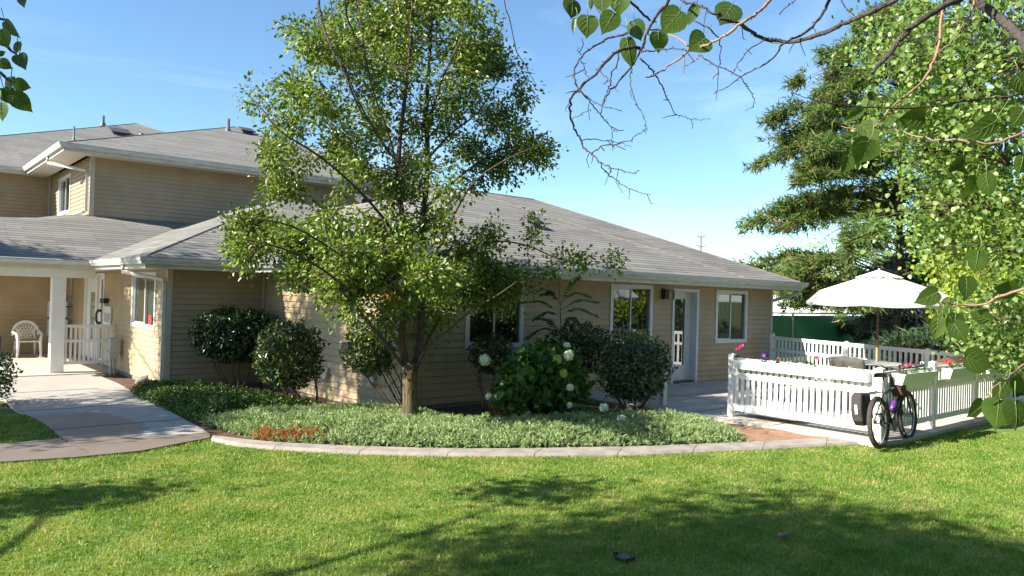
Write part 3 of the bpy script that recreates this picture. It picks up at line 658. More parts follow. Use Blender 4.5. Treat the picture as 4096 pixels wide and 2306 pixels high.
t, a, b = fbox('meter_box', 'smaller grey metal box hung under the large one right of the porch post', 'meter box', 268, 294, 1277, 1312, .12, 'box_grey')
t, a, b = fbox('mailbox', 'upper white mailbox cabinet on the porch wall left of the post', 'mailbox', 190, 262, 1205, 1268, .25, 'white_frame')
sl_ = MB()
for k in range(2): sl_.box(a[0]+.06+k*.33, a[0]+.30+k*.33, 24.23, 24.249, b[2]+.28, b[2]+.31)
sl_.build('mail_slot', M['dark_metal'], t)
t, a, b = fbox('mailbox', 'lower white mailbox cabinet hung below the upper one on the porch wall', 'mailbox', 187, 262, 1278, 1344, .25, 'white_frame')
sl_ = MB()
for k in range(2): sl_.box(a[0]+.06+k*.33, a[0]+.30+k*.33, 24.23, 24.249, b[2]+.28, b[2]+.31)
sl_.build('mail_slot', M['dark_metal'], t)
# red notice in the entry window
p = onX(596, 1288, 4.42-.0); n_ = MB(); n_.box(4.435, 4.44, p[1]-.10, p[1]+.10, p[2]-.12, p[2]+.13); tag(n_.build('notice_sign', M['red_sign']), 'small red notice in the lower corner of the entry window', 'sign')
# electrical pedestal
c = gg(476, 1490); t = thing('utility_pedestal', 'grey electrical pedestal standing in mulch at the end of the porch railing', 'electrical box', c)
X_, Y_ = 4.22, 18.75
b = MB(); b.box(X_-.09, X_+.09, Y_-.15, Y_+.15, .18, .62); b.build('box', M['box_grey'], t, bevel=.01); b = MB()
for dx in (-.04, .04): b.tube([(X_+dx, Y_-.05, -.25), (X_+dx, Y_-.05, .19)], .03, 8)
b.build('conduit', M['box_grey'], t); b = MB(); b.box(X_-.094, X_-.09, Y_-.05, Y_+.02, .32, .38); b.build('latch', M['dark_metal'], t)
# rock
def rock(name, label, c, r_, mat='stone', sq=.6, cat='rock'):
    v = MB(); n1, n2 = 14, 9; vs = []; fs = []
    for i in range(n2):
        ph = math.pi*i/(n2-1)
        for k in range(n1):
            th = 2*math.pi*k/n1; rr = r_*(1+.14*math.sin(3*th+i)+.08*math.sin(5*ph+k)); vs.append((c[0]+rr*math.sin(ph)*math.cos(th), c[1]+rr*math.sin(ph)*math.sin(th)*.8, c[2]+rr*sq*math.cos(ph)))
    for i in range(n2-1):
        for k in range(n1): fs.append((i*n1+k, i*n1+(k+1) % n1, (i+1)*n1+(k+1) % n1, (i+1)*n1+k))
    v.add(vs, fs); return tag(v.build(name, M[mat], smooth=True), label, cat)
rock('garden_rock', 'round brown rock in the mulch at the foot of the corner downspout', gg(583, 1540)+np.array([0, 0, .06]), .19)
p = gp(3130, 2155); rock('pale_stone', 'small pale flat stone lying in the shaded lawn', p+np.array([0, 0, .03]), .045, 'stone', .4, 'stone')
# ------------------------------------------------------------------ porch railing
def pickets(t, a, b, z0, z1, n, w_=.045, mat='white_vinyl', zoff=0, inset=.0):
    a, b = np.array(a, float), np.array(b, float); d = (b-a)/np.linalg.norm(b-a); nn = np.array([-d[1], d[0]])
    for k in range(n):
        c = a+(b-a)*(k+.5)/n; m_ = MB(); m_.obox((c[0], c[1], z0), (*d, 0), (*nn, 0), (0, 0, 1), w_, .022, z1-z0); m_.build('picket', M[mat], t)
def rail(t, a, b, z0, z1, th=.045, mat='white_vinyl', off=0, name='rail'):
    a, b = np.array(a, float), np.array(b, float); L_ = np.linalg.norm(b-a); d = (b-a)/L_; nn = np.array([-d[1], d[0]]); c = (a+b)/2+nn*off
    m_ = MB(); m_.obox((c[0], c[1], z0), (*d, 0), (*nn, 0), (0, 0, 1), L_, th, z1-z0); return m_.build(name, M[mat], t, bevel=.004)
t = thing('porch_railing', 'short white picket railing between the porch post and the house wall', 'railing', (3.85, 19.46, -.17))
A, B = (PX+.14, 19.46), (4.40, 19.46)
rail(t, A, B, .83, .90, .06); rail(t, A, B, .50, .56); rail(t, A, B, .0, .07); pickets(t, A, B, .07, .83, 11)
# ------------------------------------------------------------------ plastic porch chair
def plastic_chair(c, rz):
    t = thing('plastic_chair', 'white moulded plastic armchair against the porch wall', 'chair', c); W_ = .60; H = .92
    def P(x, y, z): 
        x, y = x*math.cos(rz)-y*math.sin(rz), x*math.sin(rz)+y*math.cos(rz); return (c[0]+x, c[1]+y, c[2]+z)
    s = MB(); s.add([P(*q) for q in ((-.25, -.24, .44), (.25, -.24, .44), (.22, .22, .41), (-.22, .22, .41), (-.25, -.24, .41), (.25, -.24, .41), (.22, .22, .38), (-.22, .22, .38))], [(0, 1, 2, 3), (7, 6, 5, 4), (0, 4, 5, 1), (1, 5, 6, 2), (2, 6, 7, 3), (3, 7, 4, 0)]); s.build('seat', M['chair_plastic'], t, bevel=.01)
    bk = MB()                                             # arched back shell with a lattice of openings
    arch = [P(.30*math.sin(a), .25+.03*math.cos(a), .62+.32*math.cos(a)) for a in np.linspace(-1.75, 1.75, 21)]
    bk.tube(arch, .035, 6)
    for k in range(-4, 5):
        for sgn in (-1, 1):
            x0 = k*.07-sgn*.1; x1 = k*.07+sgn*.1; 
            p0, p1 = [max(-.24, min(.24, v)) for v in (x0, x1)]
            if abs(p1-p0) < .05: continue
            zt = .62+.28*math.sqrt(max(0, 1-(p1/.30)**2)); bk.tube([P(p0, .25, .46), P((p0+p1)/2, .27, .66), P(p1, .275, zt)], .014, 5)
    bk.build('backrest', M['chair_plastic'], t, smooth=True)
    for sx in (-1, 1):
        l = MB(); l.tube([P(sx*.27, -.26, 0), P(sx*.25, -.24, .42), P(sx*.28, -.23, .62)], [.03, .045, .035], 6); l.build('leg', M['chair_plastic'], t, smooth=True)
        l = MB(); l.tube([P(sx*.24, .30, 0), P(sx*.22, .24, .42)], [.028, .04], 6); l.build('leg', M['chair_plastic'], t, smooth=True)
        ar = MB(); ar.tube([P(sx*.28, -.25, .62), P(sx*.31, -.05, .64), P(sx*.31, .15, .66), P(sx*.28, .25, .70)], .032, 6); ar.build('armrest', M['chair_plastic'], t, smooth=True)
    return t
cc = gg(115, 1425); cc = np.array([3.12*23.6/23.9-.02, 23.75, -.17]); p = onY(112, 1300, 23.75)
ch = plastic_chair((p[0], 23.75, -.17), 0.05)
# dark bin at the very left edge of the porch
p = onY(0, 1400, 23.8); t = thing('porch_bin', 'dark bin at the left edge of the porch beside the plastic chair', 'bin', (p[0]-.2, 23.8, -.17))
b = MB(); b.lathe((p[0]-.17, 23.8, -.17), [(.0, 0), (.17, 0), (.19, .5), (.2, .52), (.2, .55), (0, .6)], 16); b.build('bin_body', M['dark_metal'], t, smooth=True)
# ------------------------------------------------------------------ white picket fences
GZ = .05
def fpost(t, x, y, h=.99, s=.09):
    m_ = MB(); m_.box(x-s/2, x+s/2, y-s/2, y+s/2, GZ, GZ+h-.03); m_.add([(x-s/2-.008, y-s/2-.008, GZ+h-.03), (x+s/2+.008, y-s/2-.008, GZ+h-.03), (x+s/2+.008, y+s/2+.008, GZ+h-.03), (x-s/2-.008, y+s/2+.008, GZ+h-.03), (x, y, GZ+h)], [(3, 2, 1, 0), (0, 1, 4), (1, 2, 4), (2, 3, 4), (3, 0, 4)]); m_.build('post', M['white_vinyl'], t, bevel=.003)
p0 = gp(2921, 1666, GZ); pc = gp(3556, 1766, GZ)
FX = (p0[0]+pc[0])/2; FY0 = p0[1]; FY1 = 4.48
fl = thing('picket_fence', 'sunlit white picket fence with the long flower box, facing the dirt bed', 'fence', (FX, 5.6, GZ), 'white vinyl fences round the patio')
fpost(fl, FX, FY0); fpost(fl, FX, FY1, .98)
A, B = (FX, FY0-.045), (FX, FY1+.045)
rail(fl, A, B, GZ+.60, GZ+.69, .05); rail(fl, A, B, GZ+.10, GZ+.21, .05); rail(fl, A, B, GZ+.86, GZ+.92, .04, off=.0); pickets(fl, A, B, GZ+.21, GZ+.86, 23, .055)
fr_ = thing('picket_fence', 'shaded white picket fence behind the bicycle along the lawn', 'fence', (13, FY1, GZ), 'white vinyl fences round the patio')
xs_ = [FX]+[onY(3727, 1600, FY1)[0], onY(3893, 1600, FY1)[0], onY(3893, 1600, FY1)[0]+1.75, onY(3893, 1600, FY1)[0]+3.5]
for k in range(1, 5): fpost(fr_, xs_[k], FY1, 1.0)
for k in range(4):
    A, B = (xs_[k]+.045, FY1), (xs_[k+1]-.045, FY1)
    rail(fr_, A, B, GZ+.62, GZ+.70, .05); rail(fr_, A, B, GZ+.11, GZ+.19, .05); rail(fr_, A, B, GZ+.86, GZ+.91, .04)
    if k < 3: pickets(fr_, A, B, GZ+.19, GZ+.86, int(round((B[0]-A[0])/.095)), .05)
q0 = np.array([16.75, 9.85]); q1 = np.array([14.9, 4.6])
fb = thing('picket_fence', 'white picket fence on the far side of the patio behind the umbrella', 'fence', (*((q0+q1)/2), GZ), 'white vinyl fences round the patio')
fpost(fb, *q0, 1.06)
pxs = [3386, 3712]; pts_ = [q0]
for px in pxs:
    d = ray(px, 1400)[:2]; A_ = np.array([d, -(q1-q0)]).T; s_, t_ = np.linalg.solve(A_, q0); pts_.append(q0+(q1-q0)*t_)
pts_.append(q1)
for k in range(1, 4): fpost(fb, *pts_[k], 1.02)
for k in range(3):
    d = (pts_[k+1]-pts_[k]); d /= np.linalg.norm(d); A, B = pts_[k]+d*.045, pts_[k+1]-d*.045
    rail(fb, A, B, GZ+.90, GZ+.98, .05); rail(fb, A, B, GZ+.62, GZ+.69, .045); rail(fb, A, B, GZ+.1, GZ+.17, .045); pickets(fb, A, B, GZ+.17, GZ+.90, max(4, int(round(np.linalg.norm(B-A)/.125))), .055)
# short gate post by the shrub
sp_ = gp(2651, 1621, GZ); t = thing('gate_post', 'short white gate post behind the right-hand shrub at the patio edge', 'post', sp_)
fpost(t, sp_[0], sp_[1], .62, .1); m_ = MB()
# ------------------------------------------------------------------ flower boxes and flowers
def flowerbox(name, label, a, b, z, depth=.16, h=.12, trap=.03, off=0, group='white flower boxes on the fences'):
    a, b = np.array(a, float), np.array(b, float); L_ = np.linalg.norm(b-a); d = (b-a)/L_; nn = np.array([d[1], -d[0]]); c = (a+b)/2+nn*off
    t = thing(name, label, 'planter', (*c, z), group)
    def P(u, v, zz): q = c+d*u+nn*v; return (q[0], q[1], zz)
    H, D_ = L_/2, depth/2; k = D_-trap; w_ = .012; m_ = MB()
    ov = [P(-H, -k, z), P(H, -k, z), P(H, k, z), P(-H, k, z), P(-H, -D_, z+h), P(H, -D_, z+h), P(H, D_, z+h), P(-H, D_, z+h)]
    iv = [P(-H+w_, -D_+w_, z+h), P(H-w_, -D_+w_, z+h), P(H-w_, D_-w_, z+h), P(-H+w_, D_-w_, z+h), P(-H+w_, -k, z+h-.03), P(H-w_, -k, z+h-.03), P(H-w_, k, z+h-.03), P(-H+w_, k, z+h-.03)]
    m_.add(ov+iv, [(0, 3, 2, 1), (0, 1, 5, 4), (1, 2, 6, 5), (2, 3, 7, 6), (3, 0, 4, 7), (4, 5, 9, 8), (5, 6, 10, 9), (6, 7, 11, 10), (7, 4, 8, 11), (8, 9, 13, 12), (9, 10, 14, 13), (10, 11, 15, 14), (11, 8, 12, 15)]); m_.build('box', M['white_vinyl'], t)
    s = MB(); s.quad(iv[4], iv[5], iv[6], iv[7]); s.build('soil', M['planter_soil'], t)
    return t, c, d
def flower_plant(c, col, label, h=.14, nfl=3, foliage='hydrangea_leaf', r_=.07, name='petunia_plant', cat='flower', fs=.028):
    t = thing(name, label, cat, c, 'bedding flowers in the boxes'); n = 36
    d = rnd_unit(n); d[:, 2] = abs(d[:, 2])*.8+.1; pos = np.array(c)+d*np.array([r_, r_, h])*rng.uniform(.2, .8, (n, 1))
    leaves('foliage', M[foliage], t, pos, d+rnd_unit(n)*.4, rnd_unit(n)+[0, 0, 1], rng.uniform(.025, .045, n))
    for k in range(nfl):
        f = MB(); cc_ = np.array(c)+np.array([rng.uniform(-r_, r_), rng.uniform(-r_, r_), h*rng.uniform(.7, 1.25)]); ax = rnd_unit(1)[0]+[-.6, -.8, .5]; ax /= np.linalg.norm(ax)
        f.lathe(cc_, [(.004, -.02), (.010, -.005), (fs*.8, .006), (fs, .008), (fs*.6, .002), (.003, -.004)], 10, ax); f.build('blossom', M[col], t)
t1, c1, d1 = flowerbox('flower_box', 'long white flower box capping the sunlit picket fence', (FX-.03, FY0-.08), (FX-.03, FY1+.12), GZ+.76, .15, .14, .0)
FZ = GZ+.90
for k, (tt, col, nf, h_, lab) in enumerate(((.0, 'magenta', 3, .20, 'magenta petunias at the left end of the long flower box'), (.22, 'violet', 2, .15, 'purple petunia near the left end of the long flower box'), (.33, 'burgundy', 2, .09, 'dark burgundy flower between the purple petunia and the box middle'), (.58, 'magenta', 1, .13, 'single crimson flower at the middle of the long flower box'))):
    y = FY0-.12+(FY1-FY0+.2)*tt; flower_plant((FX-.03, y, FZ-.03), col, lab, h_, nf)
for k, tt in enumerate((.1, .18, .27, .4, .48, .63, .72, .83, .92)):
    y = FY0-.12+(FY1-FY0+.2)*tt; sg = flower_plant((FX-.03, y, FZ-.03), 'silver_leaf', 'low silvery dusty miller foliage filling the long flower box', .07, 0, 'silver_foliage' if 'silver_foliage' in M else (leafmat('silver_foliage', [(.45, .5, .42), (.6, .65, .56), (.3, .42, .2)], .15, .8, .2, (1, 1, .8)) and 'silver_foliage'), .09, 'dusty_miller', 'plant')
bx = [(onY(3597, 1500, FY1-.16)[0], onY(3728, 1500, FY1-.16)[0], 'first flower box hung on the lawn side of the fence, right of the bicycle'), (onY(3788, 1500, FY1-.16)[0], onY(3890, 1500, FY1-.16)[0], 'second flower box on the lawn fence, with red flowers'), (onY(3945, 1500, FY1-.16)[0], onY(4060, 1500, FY1-.16)[0], 'third flower box on the lawn fence, nearest the right edge of the photo')]
for i, (a, b, lab) in enumerate(bx):
    flowerbox('flower_box', lab, (a, FY1-.15), (b, FY1-.15), GZ+.74, .18, .15, .04)
    cols = [('burgundy', 'magenta', 'silver_leaf'), ('red_flower', 'red_flower', 'pink_flower'), ('pink_flower', 'red_flower', 'pink_flower')][i]
    for k in range(3):
        x = a+(b-a)*(.15+.35*k); flower_plant((x, FY1-.15, GZ+.87), cols[k], ['first', 'second', 'third'][i]+' lawn-fence box: '+['left', 'middle', 'right'][k]+' plant with '+{'burgundy': 'dark red', 'magenta': 'magenta', 'silver_leaf': 'whitish', 'red_flower': 'bright red', 'pink_flower': 'pale pink'}[cols[k]]+' flowers', .12, 3)
# ground planter seen through the pickets
t, c, d = flowerbox('trough_planter', 'low white trough planter standing behind the sunlit fence', (FX+.28, FY0-.15), (FX+.28, FY0-1.0), GZ+.06, .3, .25, .0)
flower_plant((FX+.28, FY0-.6, GZ+.30), 'magenta', 'magenta flowers in the low trough behind the sunlit pickets', .16, 4)
p = gp(3190, 1700); t = thing('yellow_plant', 'small yellow-leaved plant squeezed under the sunlit fence', 'plant', p)
n = 40; pos = p+rng.normal(size=(n, 3))*[.06, .09, .02]+[.05, 0, .07]; leaves('foliage', leafmat('gold_leaf', [(.6, .42, .03), (.75, .6, .08)], .3, .5), t, pos, rnd_unit(n)+[0, 0, .4], rnd_unit(n)+[0, 0, 1], .045)
# ------------------------------------------------------------------ patio umbrella and furniture
UC = at(3513, 1200, 14.2)[:2]; UX, UY = UC
t = thing('patio_umbrella', 'large open white market umbrella over the patio table', 'umbrella', (UX, UY, GZ))
RZ, AZ, RR = at(3513, 1218, 14.2)[2]+.02, at(3513, 1083, 14.2)[2], 1.31
cn = MB(); n = 8; ang0 = .22
def uv(k, rr, zz): a = ang0+2*math.pi*k/n; return (UX+rr*math.cos(a), UY+rr*math.sin(a), zz)
rings = [(.32, AZ-.13), (.7, AZ-.265), (1.05, AZ-.385), (RR, RZ+.0), (RR-.01, RZ-.05)]
vs = []; fs = []; sub = 6
for (rr, zz) in rings:
    for k in range(n):
        for s_ in range(sub):
            a = np.array(uv(k, rr, zz)); b = np.array(uv(k+1, rr, zz)); q = a+(b-a)*s_/sub; f_ = s_/sub; q[2] -= .03*math.sin(math.pi*f_)*rr/RR; 
            q[:2] = np.array([UX, UY])+(q[:2]-[UX, UY])*(1-.015*math.sin(math.pi*f_)*(rr/RR)); vs.append(q)
nn_ = n*sub
for i in range(len(rings)-1):
    for k in range(nn_): fs.append((i*nn_+k, i*nn_+(k+1) % nn_, (i+1)*nn_+(k+1) % nn_, (i+1)*nn_+k))
cn.add(vs, fs); cano = cn.build('canopy', leafmat('canopy_cloth', [(.68, .68, .67), (.68, .68, .67)], .2, .8, .2, (1, 1, 1)), t, smooth=False)
vc = MB(); vs = [(UX, UY, AZ+.02)]; fs = []
for k in range(n):
    for s_ in range(sub):
        a = np.array(uv(k, .42, AZ-.13)); b = np.array(uv(k+1, .42, AZ-.13)); q = a+(b-a)*s_/sub; q[2] -= .02*math.sin(math.pi*s_/sub*2)**2; vs.append(q)
for k in range(nn_): fs.append((0, 1+k, 1+(k+1) % nn_))
vc.add(vs, fs); vc.build('vent_cap', M['canopy_cloth'], cano)
for k in range(n):
    r_ = MB(); r_.tube([(UX, UY, AZ-.10), uv(k, RR-.03, RZ-.005)], .012, 5); r_.build('rib', M['wood_brown'], t)
    r_ = MB(); r_.tube([(UX, UY, AZ-.55), uv(k, .68, AZ-.30)], .010, 5); r_.build('strut', M['wood_brown'], t)
pl = MB(); pl.tube([(UX, UY, 1.20), (UX, UY, AZ+.0)], .022, 10); pl.build('pole', M['dark_pole'], t, smooth=True)
pl = MB(); pl.tube([(UX, UY, GZ), (UX, UY, 1.20)], .024, 10); pl.build('pole', M['wood_pole'], t, smooth=True)
pl = MB(); pl.lathe((UX, UY, AZ), [(.015, .0), (.015, .03), (0, .04)], 8); pl.build('finial', M['canopy'], t)
pl = MB(); pl.lathe((UX, UY, AZ-.6), [(.03, 0), (.06, .02), (.06, .09), (.03, .11)], 10); pl.build('hub', M['wood_brown'], t)
pl = MB(); pl.lathe((UX, UY, GZ), [(0, 0), (.26, 0), (.27, .05), (.06, .09), (.04, .3), (.03, .3)], 16); pl.build('base', M['dark_metal'], t)
t = thing('patio_table', 'round glass-topped patio table under the white umbrella', 'table', (UX, UY, GZ))
m_ = MB(); m_.lathe((UX, UY, GZ+.70), [(.04, 0), (.6, 0), (.62, .012), (.6, .025), (.04, .025), (.04, 0)], 28); m_.build('tabletop', M['box_grey'], t)
for k in range(4):
    a = math.pi/4+k*math.pi/2; l = MB(); l.tube([(UX+.5*math.cos(a), UY+.5*math.sin(a), GZ), (UX+.42*math.cos(a), UY+.42*math.sin(a), GZ+.70)], .018, 6); l.build('leg', M['dark_metal'], t)
def patio_chair(label, x, y, ang, hb=.95, wch=.55, armcol='metal_grey'):
    t = thing('patio_chair', label, 'chair', (x, y, GZ), 'patio chairs round the umbrella table'); ca, sa = math.cos(ang), math.sin(ang)
    def P(u, v, z): return (x+u*ca-v*sa, y+u*sa+v*ca, GZ+z)      # v forward
    s = MB(); s.add([P(*q) for q in ((-wch/2, .24, .43), (wch/2, .24, .43), (wch/2, -.22, .38), (-wch/2, -.22, .38), (-wch/2, .24, .39), (wch/2, .24, .39), (wch/2, -.22, .34), (-wch/2, -.22, .34))], [(3, 2, 1, 0), (4, 5, 6, 7), (1, 5, 4, 0), (2, 6, 5, 1), (3, 7, 6, 2), (0, 4, 7, 3)]); s.build('seat', M['dark_cushion'], t, bevel=.015)
    b = MB(); vs = []; fs = []; nu, nv = 9, 7
    for i in range(nv):
        for k in range(nu):
            u = (k/(nu-1)-.5)*wch; z = .40+(hb-.40)*i/(nv-1); z += (.04*math.cos(math.pi*(k/(nu-1)-.5))-.02)*(i/(nv-1)); v = -.20-.16*i/(nv-1)-.05*math.cos(math.pi*(k/(nu-1)-.5)); vs.append(P(u, v, z)); vs.append(P(u, v-.035, z))
    for i in range(nv-1):
        for k in range(nu-1):
            a0 = (i*nu+k)*2; a1 = (i*nu+k+1)*2; b0 = ((i+1)*nu+k)*2; b1 = ((i+1)*nu+k+1)*2; fs += [(a0, a1, b1, b0), (a0+1, b0+1, b1+1, a1+1)]
    for k in range(nu-1): a0 = ((nv-1)*nu+k)*2; fs.append((a0, a0+2, a0+3, a0+1))
    for i in range(nv-1):
        a0 = (i*nu)*2; b0 = ((i+1)*nu)*2; fs.append((a0, b0, b0+1, a0+1)); a0 = (i*nu+nu-1)*2; b0 = ((i+1)*nu+nu-1)*2; fs.append((a0+1, b0+1, b0, a0))
    b.add(vs, fs); b.build('backrest', M['dark_cushion'], t, smooth=True)
    for sx in (-1, 1):
        a = MB(); a.tube([P(sx*(wch/2+.02), .25, 0), P(sx*(wch/2+.02), .22, .60), P(sx*(wch/2+.02), .15, .65), P(sx*(wch/2+.02), -.22, .64)], .015, 6); a.build('armrest', M[armcol], t, smooth=True)
        a = MB(); a.tube([P(sx*(wch/2), -.34, 0), P(sx*(wch/2), -.22, .4), P(sx*(wch/2), -.36, hb-.05)], .015, 6); a.build('leg', M['dark_metal'], t)
    return t
q = at(3435, 1470, 12.6)[:2]; patio_chair('dark grey sling chair with its back to the sunlit fence, left of the umbrella pole', q[0], q[1], -2.0+.3, .93, .62)
q = at(3650, 1440, 14.3)[:2]; patio_chair('dark sling chair right of the umbrella pole in front of the far fence', q[0], q[1], 1.2, 1.0, .45, 'white_vinyl')
# covered grill
q = at(3815, 1440, 13.3)[:2]; t = thing('covered_grill', 'low dark brown covered grill near the far fence on the patio', 'grill', (*q, GZ)); m_ = MB()
m_.add([(q[0]-.5, q[1]-.3, GZ), (q[0]+.5, q[1]-.3, GZ), (q[0]+.5, q[1]+.3, GZ), (q[0]-.5, q[1]+.3, GZ), (q[0]-.45, q[1]-.24, .88), (q[0]+.45, q[1]-.24, .88), (q[0]+.45, q[1]+.24, .88), (q[0]-.45, q[1]+.24, .88), (q[0]-.25, q[1], .99), (q[0]+.25, q[1], .99)], [(0, 1, 5, 4), (1, 2, 6, 5), (2, 3, 7, 6), (3, 0, 4, 7), (4, 5, 9, 8), (5, 6, 9), (6, 7, 8, 9), (7, 4, 8)]); m_.build('cover', M['wood_brown'], t, bevel=.03)
# ------------------------------------------------------------------ bicycle
def bicycle():
    c0 = np.array([9.90, 4.27, .015]); t = thing('bicycle', 'dark mountain bicycle with a black pannier leaning on the fence corner', 'bicycle', c0)
    az = R(4); f_ = np.array([math.cos(az), math.sin(az), 0]); s_ = np.array([-math.sin(az), math.cos(az), 0]); lean = R(5)
    up = np.array([0, 0, math.cos(lean)])+s_*math.sin(lean); sd = s_*math.cos(lean)-np.array([0, 0, math.sin(lean)])
    def P(x, y, z): return c0+f_*x+sd*y+up*z
    def ring(cx_, cz_, R_, r_, n=40, m_=8):
        mb = MB(); vs = []; fs = []
        for i in range(n):
            a = 2*math.pi*i/n
            for k in range(m_):
                b = 2*math.pi*k/m_; rr = R_+r_*math.cos(b)*(1+.06*(i % 2)); vs.append(P(cx_+rr*math.cos(a), r_*math.sin(b), cz_+rr*math.sin(a)))
        for i in range(n):
            for k in range(m_): fs.append((i*m_+k, ((i+1) % n)*m_+k, ((i+1) % n)*m_+(k+1) % m_, i*m_+(k+1) % m_))
        return mb.add(vs, fs)
    for nm, x in (('rear', 0), ('front', 1.06)):
        w_ = MB(); w_.tube([P(x, -.06, .335), P(x, .06, .335)], .025, 10); hub = w_.build('wheel', M['metal_grey'], t, smooth=True)
        ring(x, .335, .301, .034, 56).build('tyre', M['rubber'], hub, smooth=False); ring(x, .335, .272, .011).build('rim', M['chrome'], hub, smooth=True)
        sp = MB()
        for k in range(24): a = 2*math.pi*k/24; b = a+(.35 if k % 2 else -.35); sp.tube([P(x+.02*math.cos(b), .03*(1 if k % 2 else -1), .335+.02*math.sin(b)), P(x+.268*math.cos(a), 0, .335+.268*math.sin(a))], .0016, 3, False)
        sp.build('spokes', M['chrome'], hub)
    fr = MB(); BB = (.43, .28); ST = (.30, .72); HT = (.86, .80); HB = (.89, .66)
    fr.tube([P(BB[0], 0, BB[1]), P(ST[0], 0, ST[1])], .017, 8); fr.tube([P(ST[0], 0, ST[1]-.03), P(HT[0], 0, HT[1]-.03)], .019, 8); fr.tube([P(BB[0], 0, BB[1]), P(HB[0], 0, HB[1])], .023, 8); fr.tube([P(*[HT[0]-.005, 0, HT[1]+.03]), P(HB[0]+.005, 0, HB[1]-.03)], .021, 8)
    for y in (-.055, .055): fr.tube([P(0, y, .335), P(BB[0]-.03, y*.6, BB[1])], .010, 6); fr.tube([P(0, y, .335), P(ST[0], y*.4, ST[1]-.04)], .009, 6)
    fr.build('frame', plain('frame_paint', (.025, .03, .05), .3), t, smooth=True)
    fk = MB()
    for y in (-.055, .055): fk.tube([P(1.06, y, .335), P(.90, y, .68), P(.885, y*.4, .71)], [.013, .017, .017], 8)
    fk.tube([P(HB[0], 0, HB[1]-.03), P(HT[0]-.02, 0, .95)], .014, 8); fk.build('fork', M['dark_metal'], t, smooth=True)
    hb = MB(); hb.tube([P(.84, 0, .95), P(.90, 0, .98)], .016, 8); hb.tube([P(.84, -.31, 1.03), P(.88, -.12, 1.0), P(.90, 0, .98), P(.88, .12, 1.0), P(.84, .31, 1.03)], .012, 8); H = hb.build('handlebar', M['dark_metal'], t, smooth=True)
    for y in (-1, 1): g_ = MB(); g_.tube([P(.85, y*.22, 1.02), P(.835, y*.33, 1.035)], .017, 8); g_.tube([P(.88, y*.2, 1.01), P(.94, y*.24, .97), P(.93, y*.31, .97)], .005, 5); g_.build('grip', M['black_plastic'], H)
    cb_ = MB(); cb_.tube(smoothpath([P(.88, -.18, 1.0), P(1.02, -.1, 1.0), P(1.0, -.04, .85), P(.93, -.03, .72)], 5), .003, 4); cb_.tube(smoothpath([P(.88, .18, 1.0), P(1.04, .12, .98), P(.95, .05, .82), P(.7, .02, .74)], 5), .003, 4); cb_.build('cable', M['black_plastic'], t)
    sd_ = MB(); vs = []; fs = []; prof = [(-.14, .075, 0), (-.10, .08, .012), (-.03, .06, .006), (.04, .025, 0), (.12, .018, -.004), (.14, .004, -.012)]
    for x, hw, z in prof:
        for k in range(7): a = math.pi*k/6; vs.append(P(.27+x, hw*math.cos(a), .93+z+.022*math.sin(a)-(0 if 0 < k < 6 else .03)))
    for i in range(len(prof)-1):
        for k in range(6): fs.append((i*7+k, i*7+k+1, (i+1)*7+k+1, (i+1)*7+k))
    fs += [tuple(range(7)), tuple(range((len(prof)-1)*7, len(prof)*7))[::-1]]
    sd_.add(vs, fs); sd_.build('saddle', M['black_plastic'], t, smooth=True)
    b = MB(); b.tube([P(ST[0], 0, ST[1]-.05), P(.265, 0, .93)], .013, 8); b.build('seat_post', M['chrome'], t, smooth=True)
    b = MB(); b.lathe(P(BB[0], -.05, BB[1]), [(0, 0), (.09, 0), (.095, .004), (.09, .008), (0, .008)], 20, sd); b.tube([P(BB[0], -.08, BB[1]), P(BB[0]+.10, -.09, BB[1]-.13)], .010, 6); b.tube([P(BB[0], .08, BB[1]), P(BB[0]-.10, .09, BB[1]+.13)], .010, 6); b.lathe(P(0, -.05, .335), [(0, 0), (.05, 0), (.05, .02), (0, .02)], 16, sd)
    b.tube([P(BB[0], -.055, BB[1]+.09), P(0, -.045, .335+.05)], .004, 4); b.tube([P(BB[0], -.055, BB[1]-.09), P(0, -.045, .335-.05)], .004, 4); b.build('crankset', M['dark_metal'], t)
    for x, y, z in ((BB[0]+.10, -.12, BB[1]-.13), (BB[0]-.10, .12, BB[1]+.13)): b = MB(); b.obox(P(x, y, z-.012), f_, sd, up, .09, .07, .022); b.build('pedal', M['dark_metal'], t, bevel=.004)
    rk = MB()
    for y in (-.06, .06): rk.tube([P(.22, y*.5, .74), P(.12, y, .72), P(-.30, y, .72)], .006, 6); rk.tube([P(0, y, .36), P(-.08, y, .72)], .005, 6); rk.tube([P(0, y, .36), P(-.22, y, .72)], .005, 6)
    for x in (-.28, -.16, -.04, .08): rk.tube([P(x, -.06, .72), P(x, .06, .72)], .005, 5)
    rk.build('rack', M['dark_metal'], t)
    bag = thing('pannier_bag', 'black pannier bag with a pale reflective strip hanging from the bicycle rack', 'bag', P(-.12, .14, .35)); b = MB()
    prof = [(-.30, .02, .70), (-.28, .02, .40), (-.2, .02, .29), (0, .02, .29), (.06, .02, .42), (.06, .02, .70)]
    pr = [(-.27, .72), (-.31, .52), (-.28, .37), (-.20, .30), (-.07, .30), (-.01, .38), (.0, .55), (-.02, .72)]; k = len(pr); vs = [P(x, .085, z) for x, z in pr]+[P(x*.96-.01, .20, z) for x, z in pr]+[P((x+.14)*.8-.14, .235, (z-.5)*.85+.49) for x, z in pr]
    fs = [tuple(range(k))[::-1], tuple(range(2*k, 3*k))]
    for r_ in (0, 1): fs += [(r_*k+i, r_*k+(i+1) % k, (r_+1)*k+(i+1) % k, (r_+1)*k+i) for i in range(k)]
    b.add(vs, fs); b.build('bag_body', M['bag_fabric'], bag, bevel=.035)
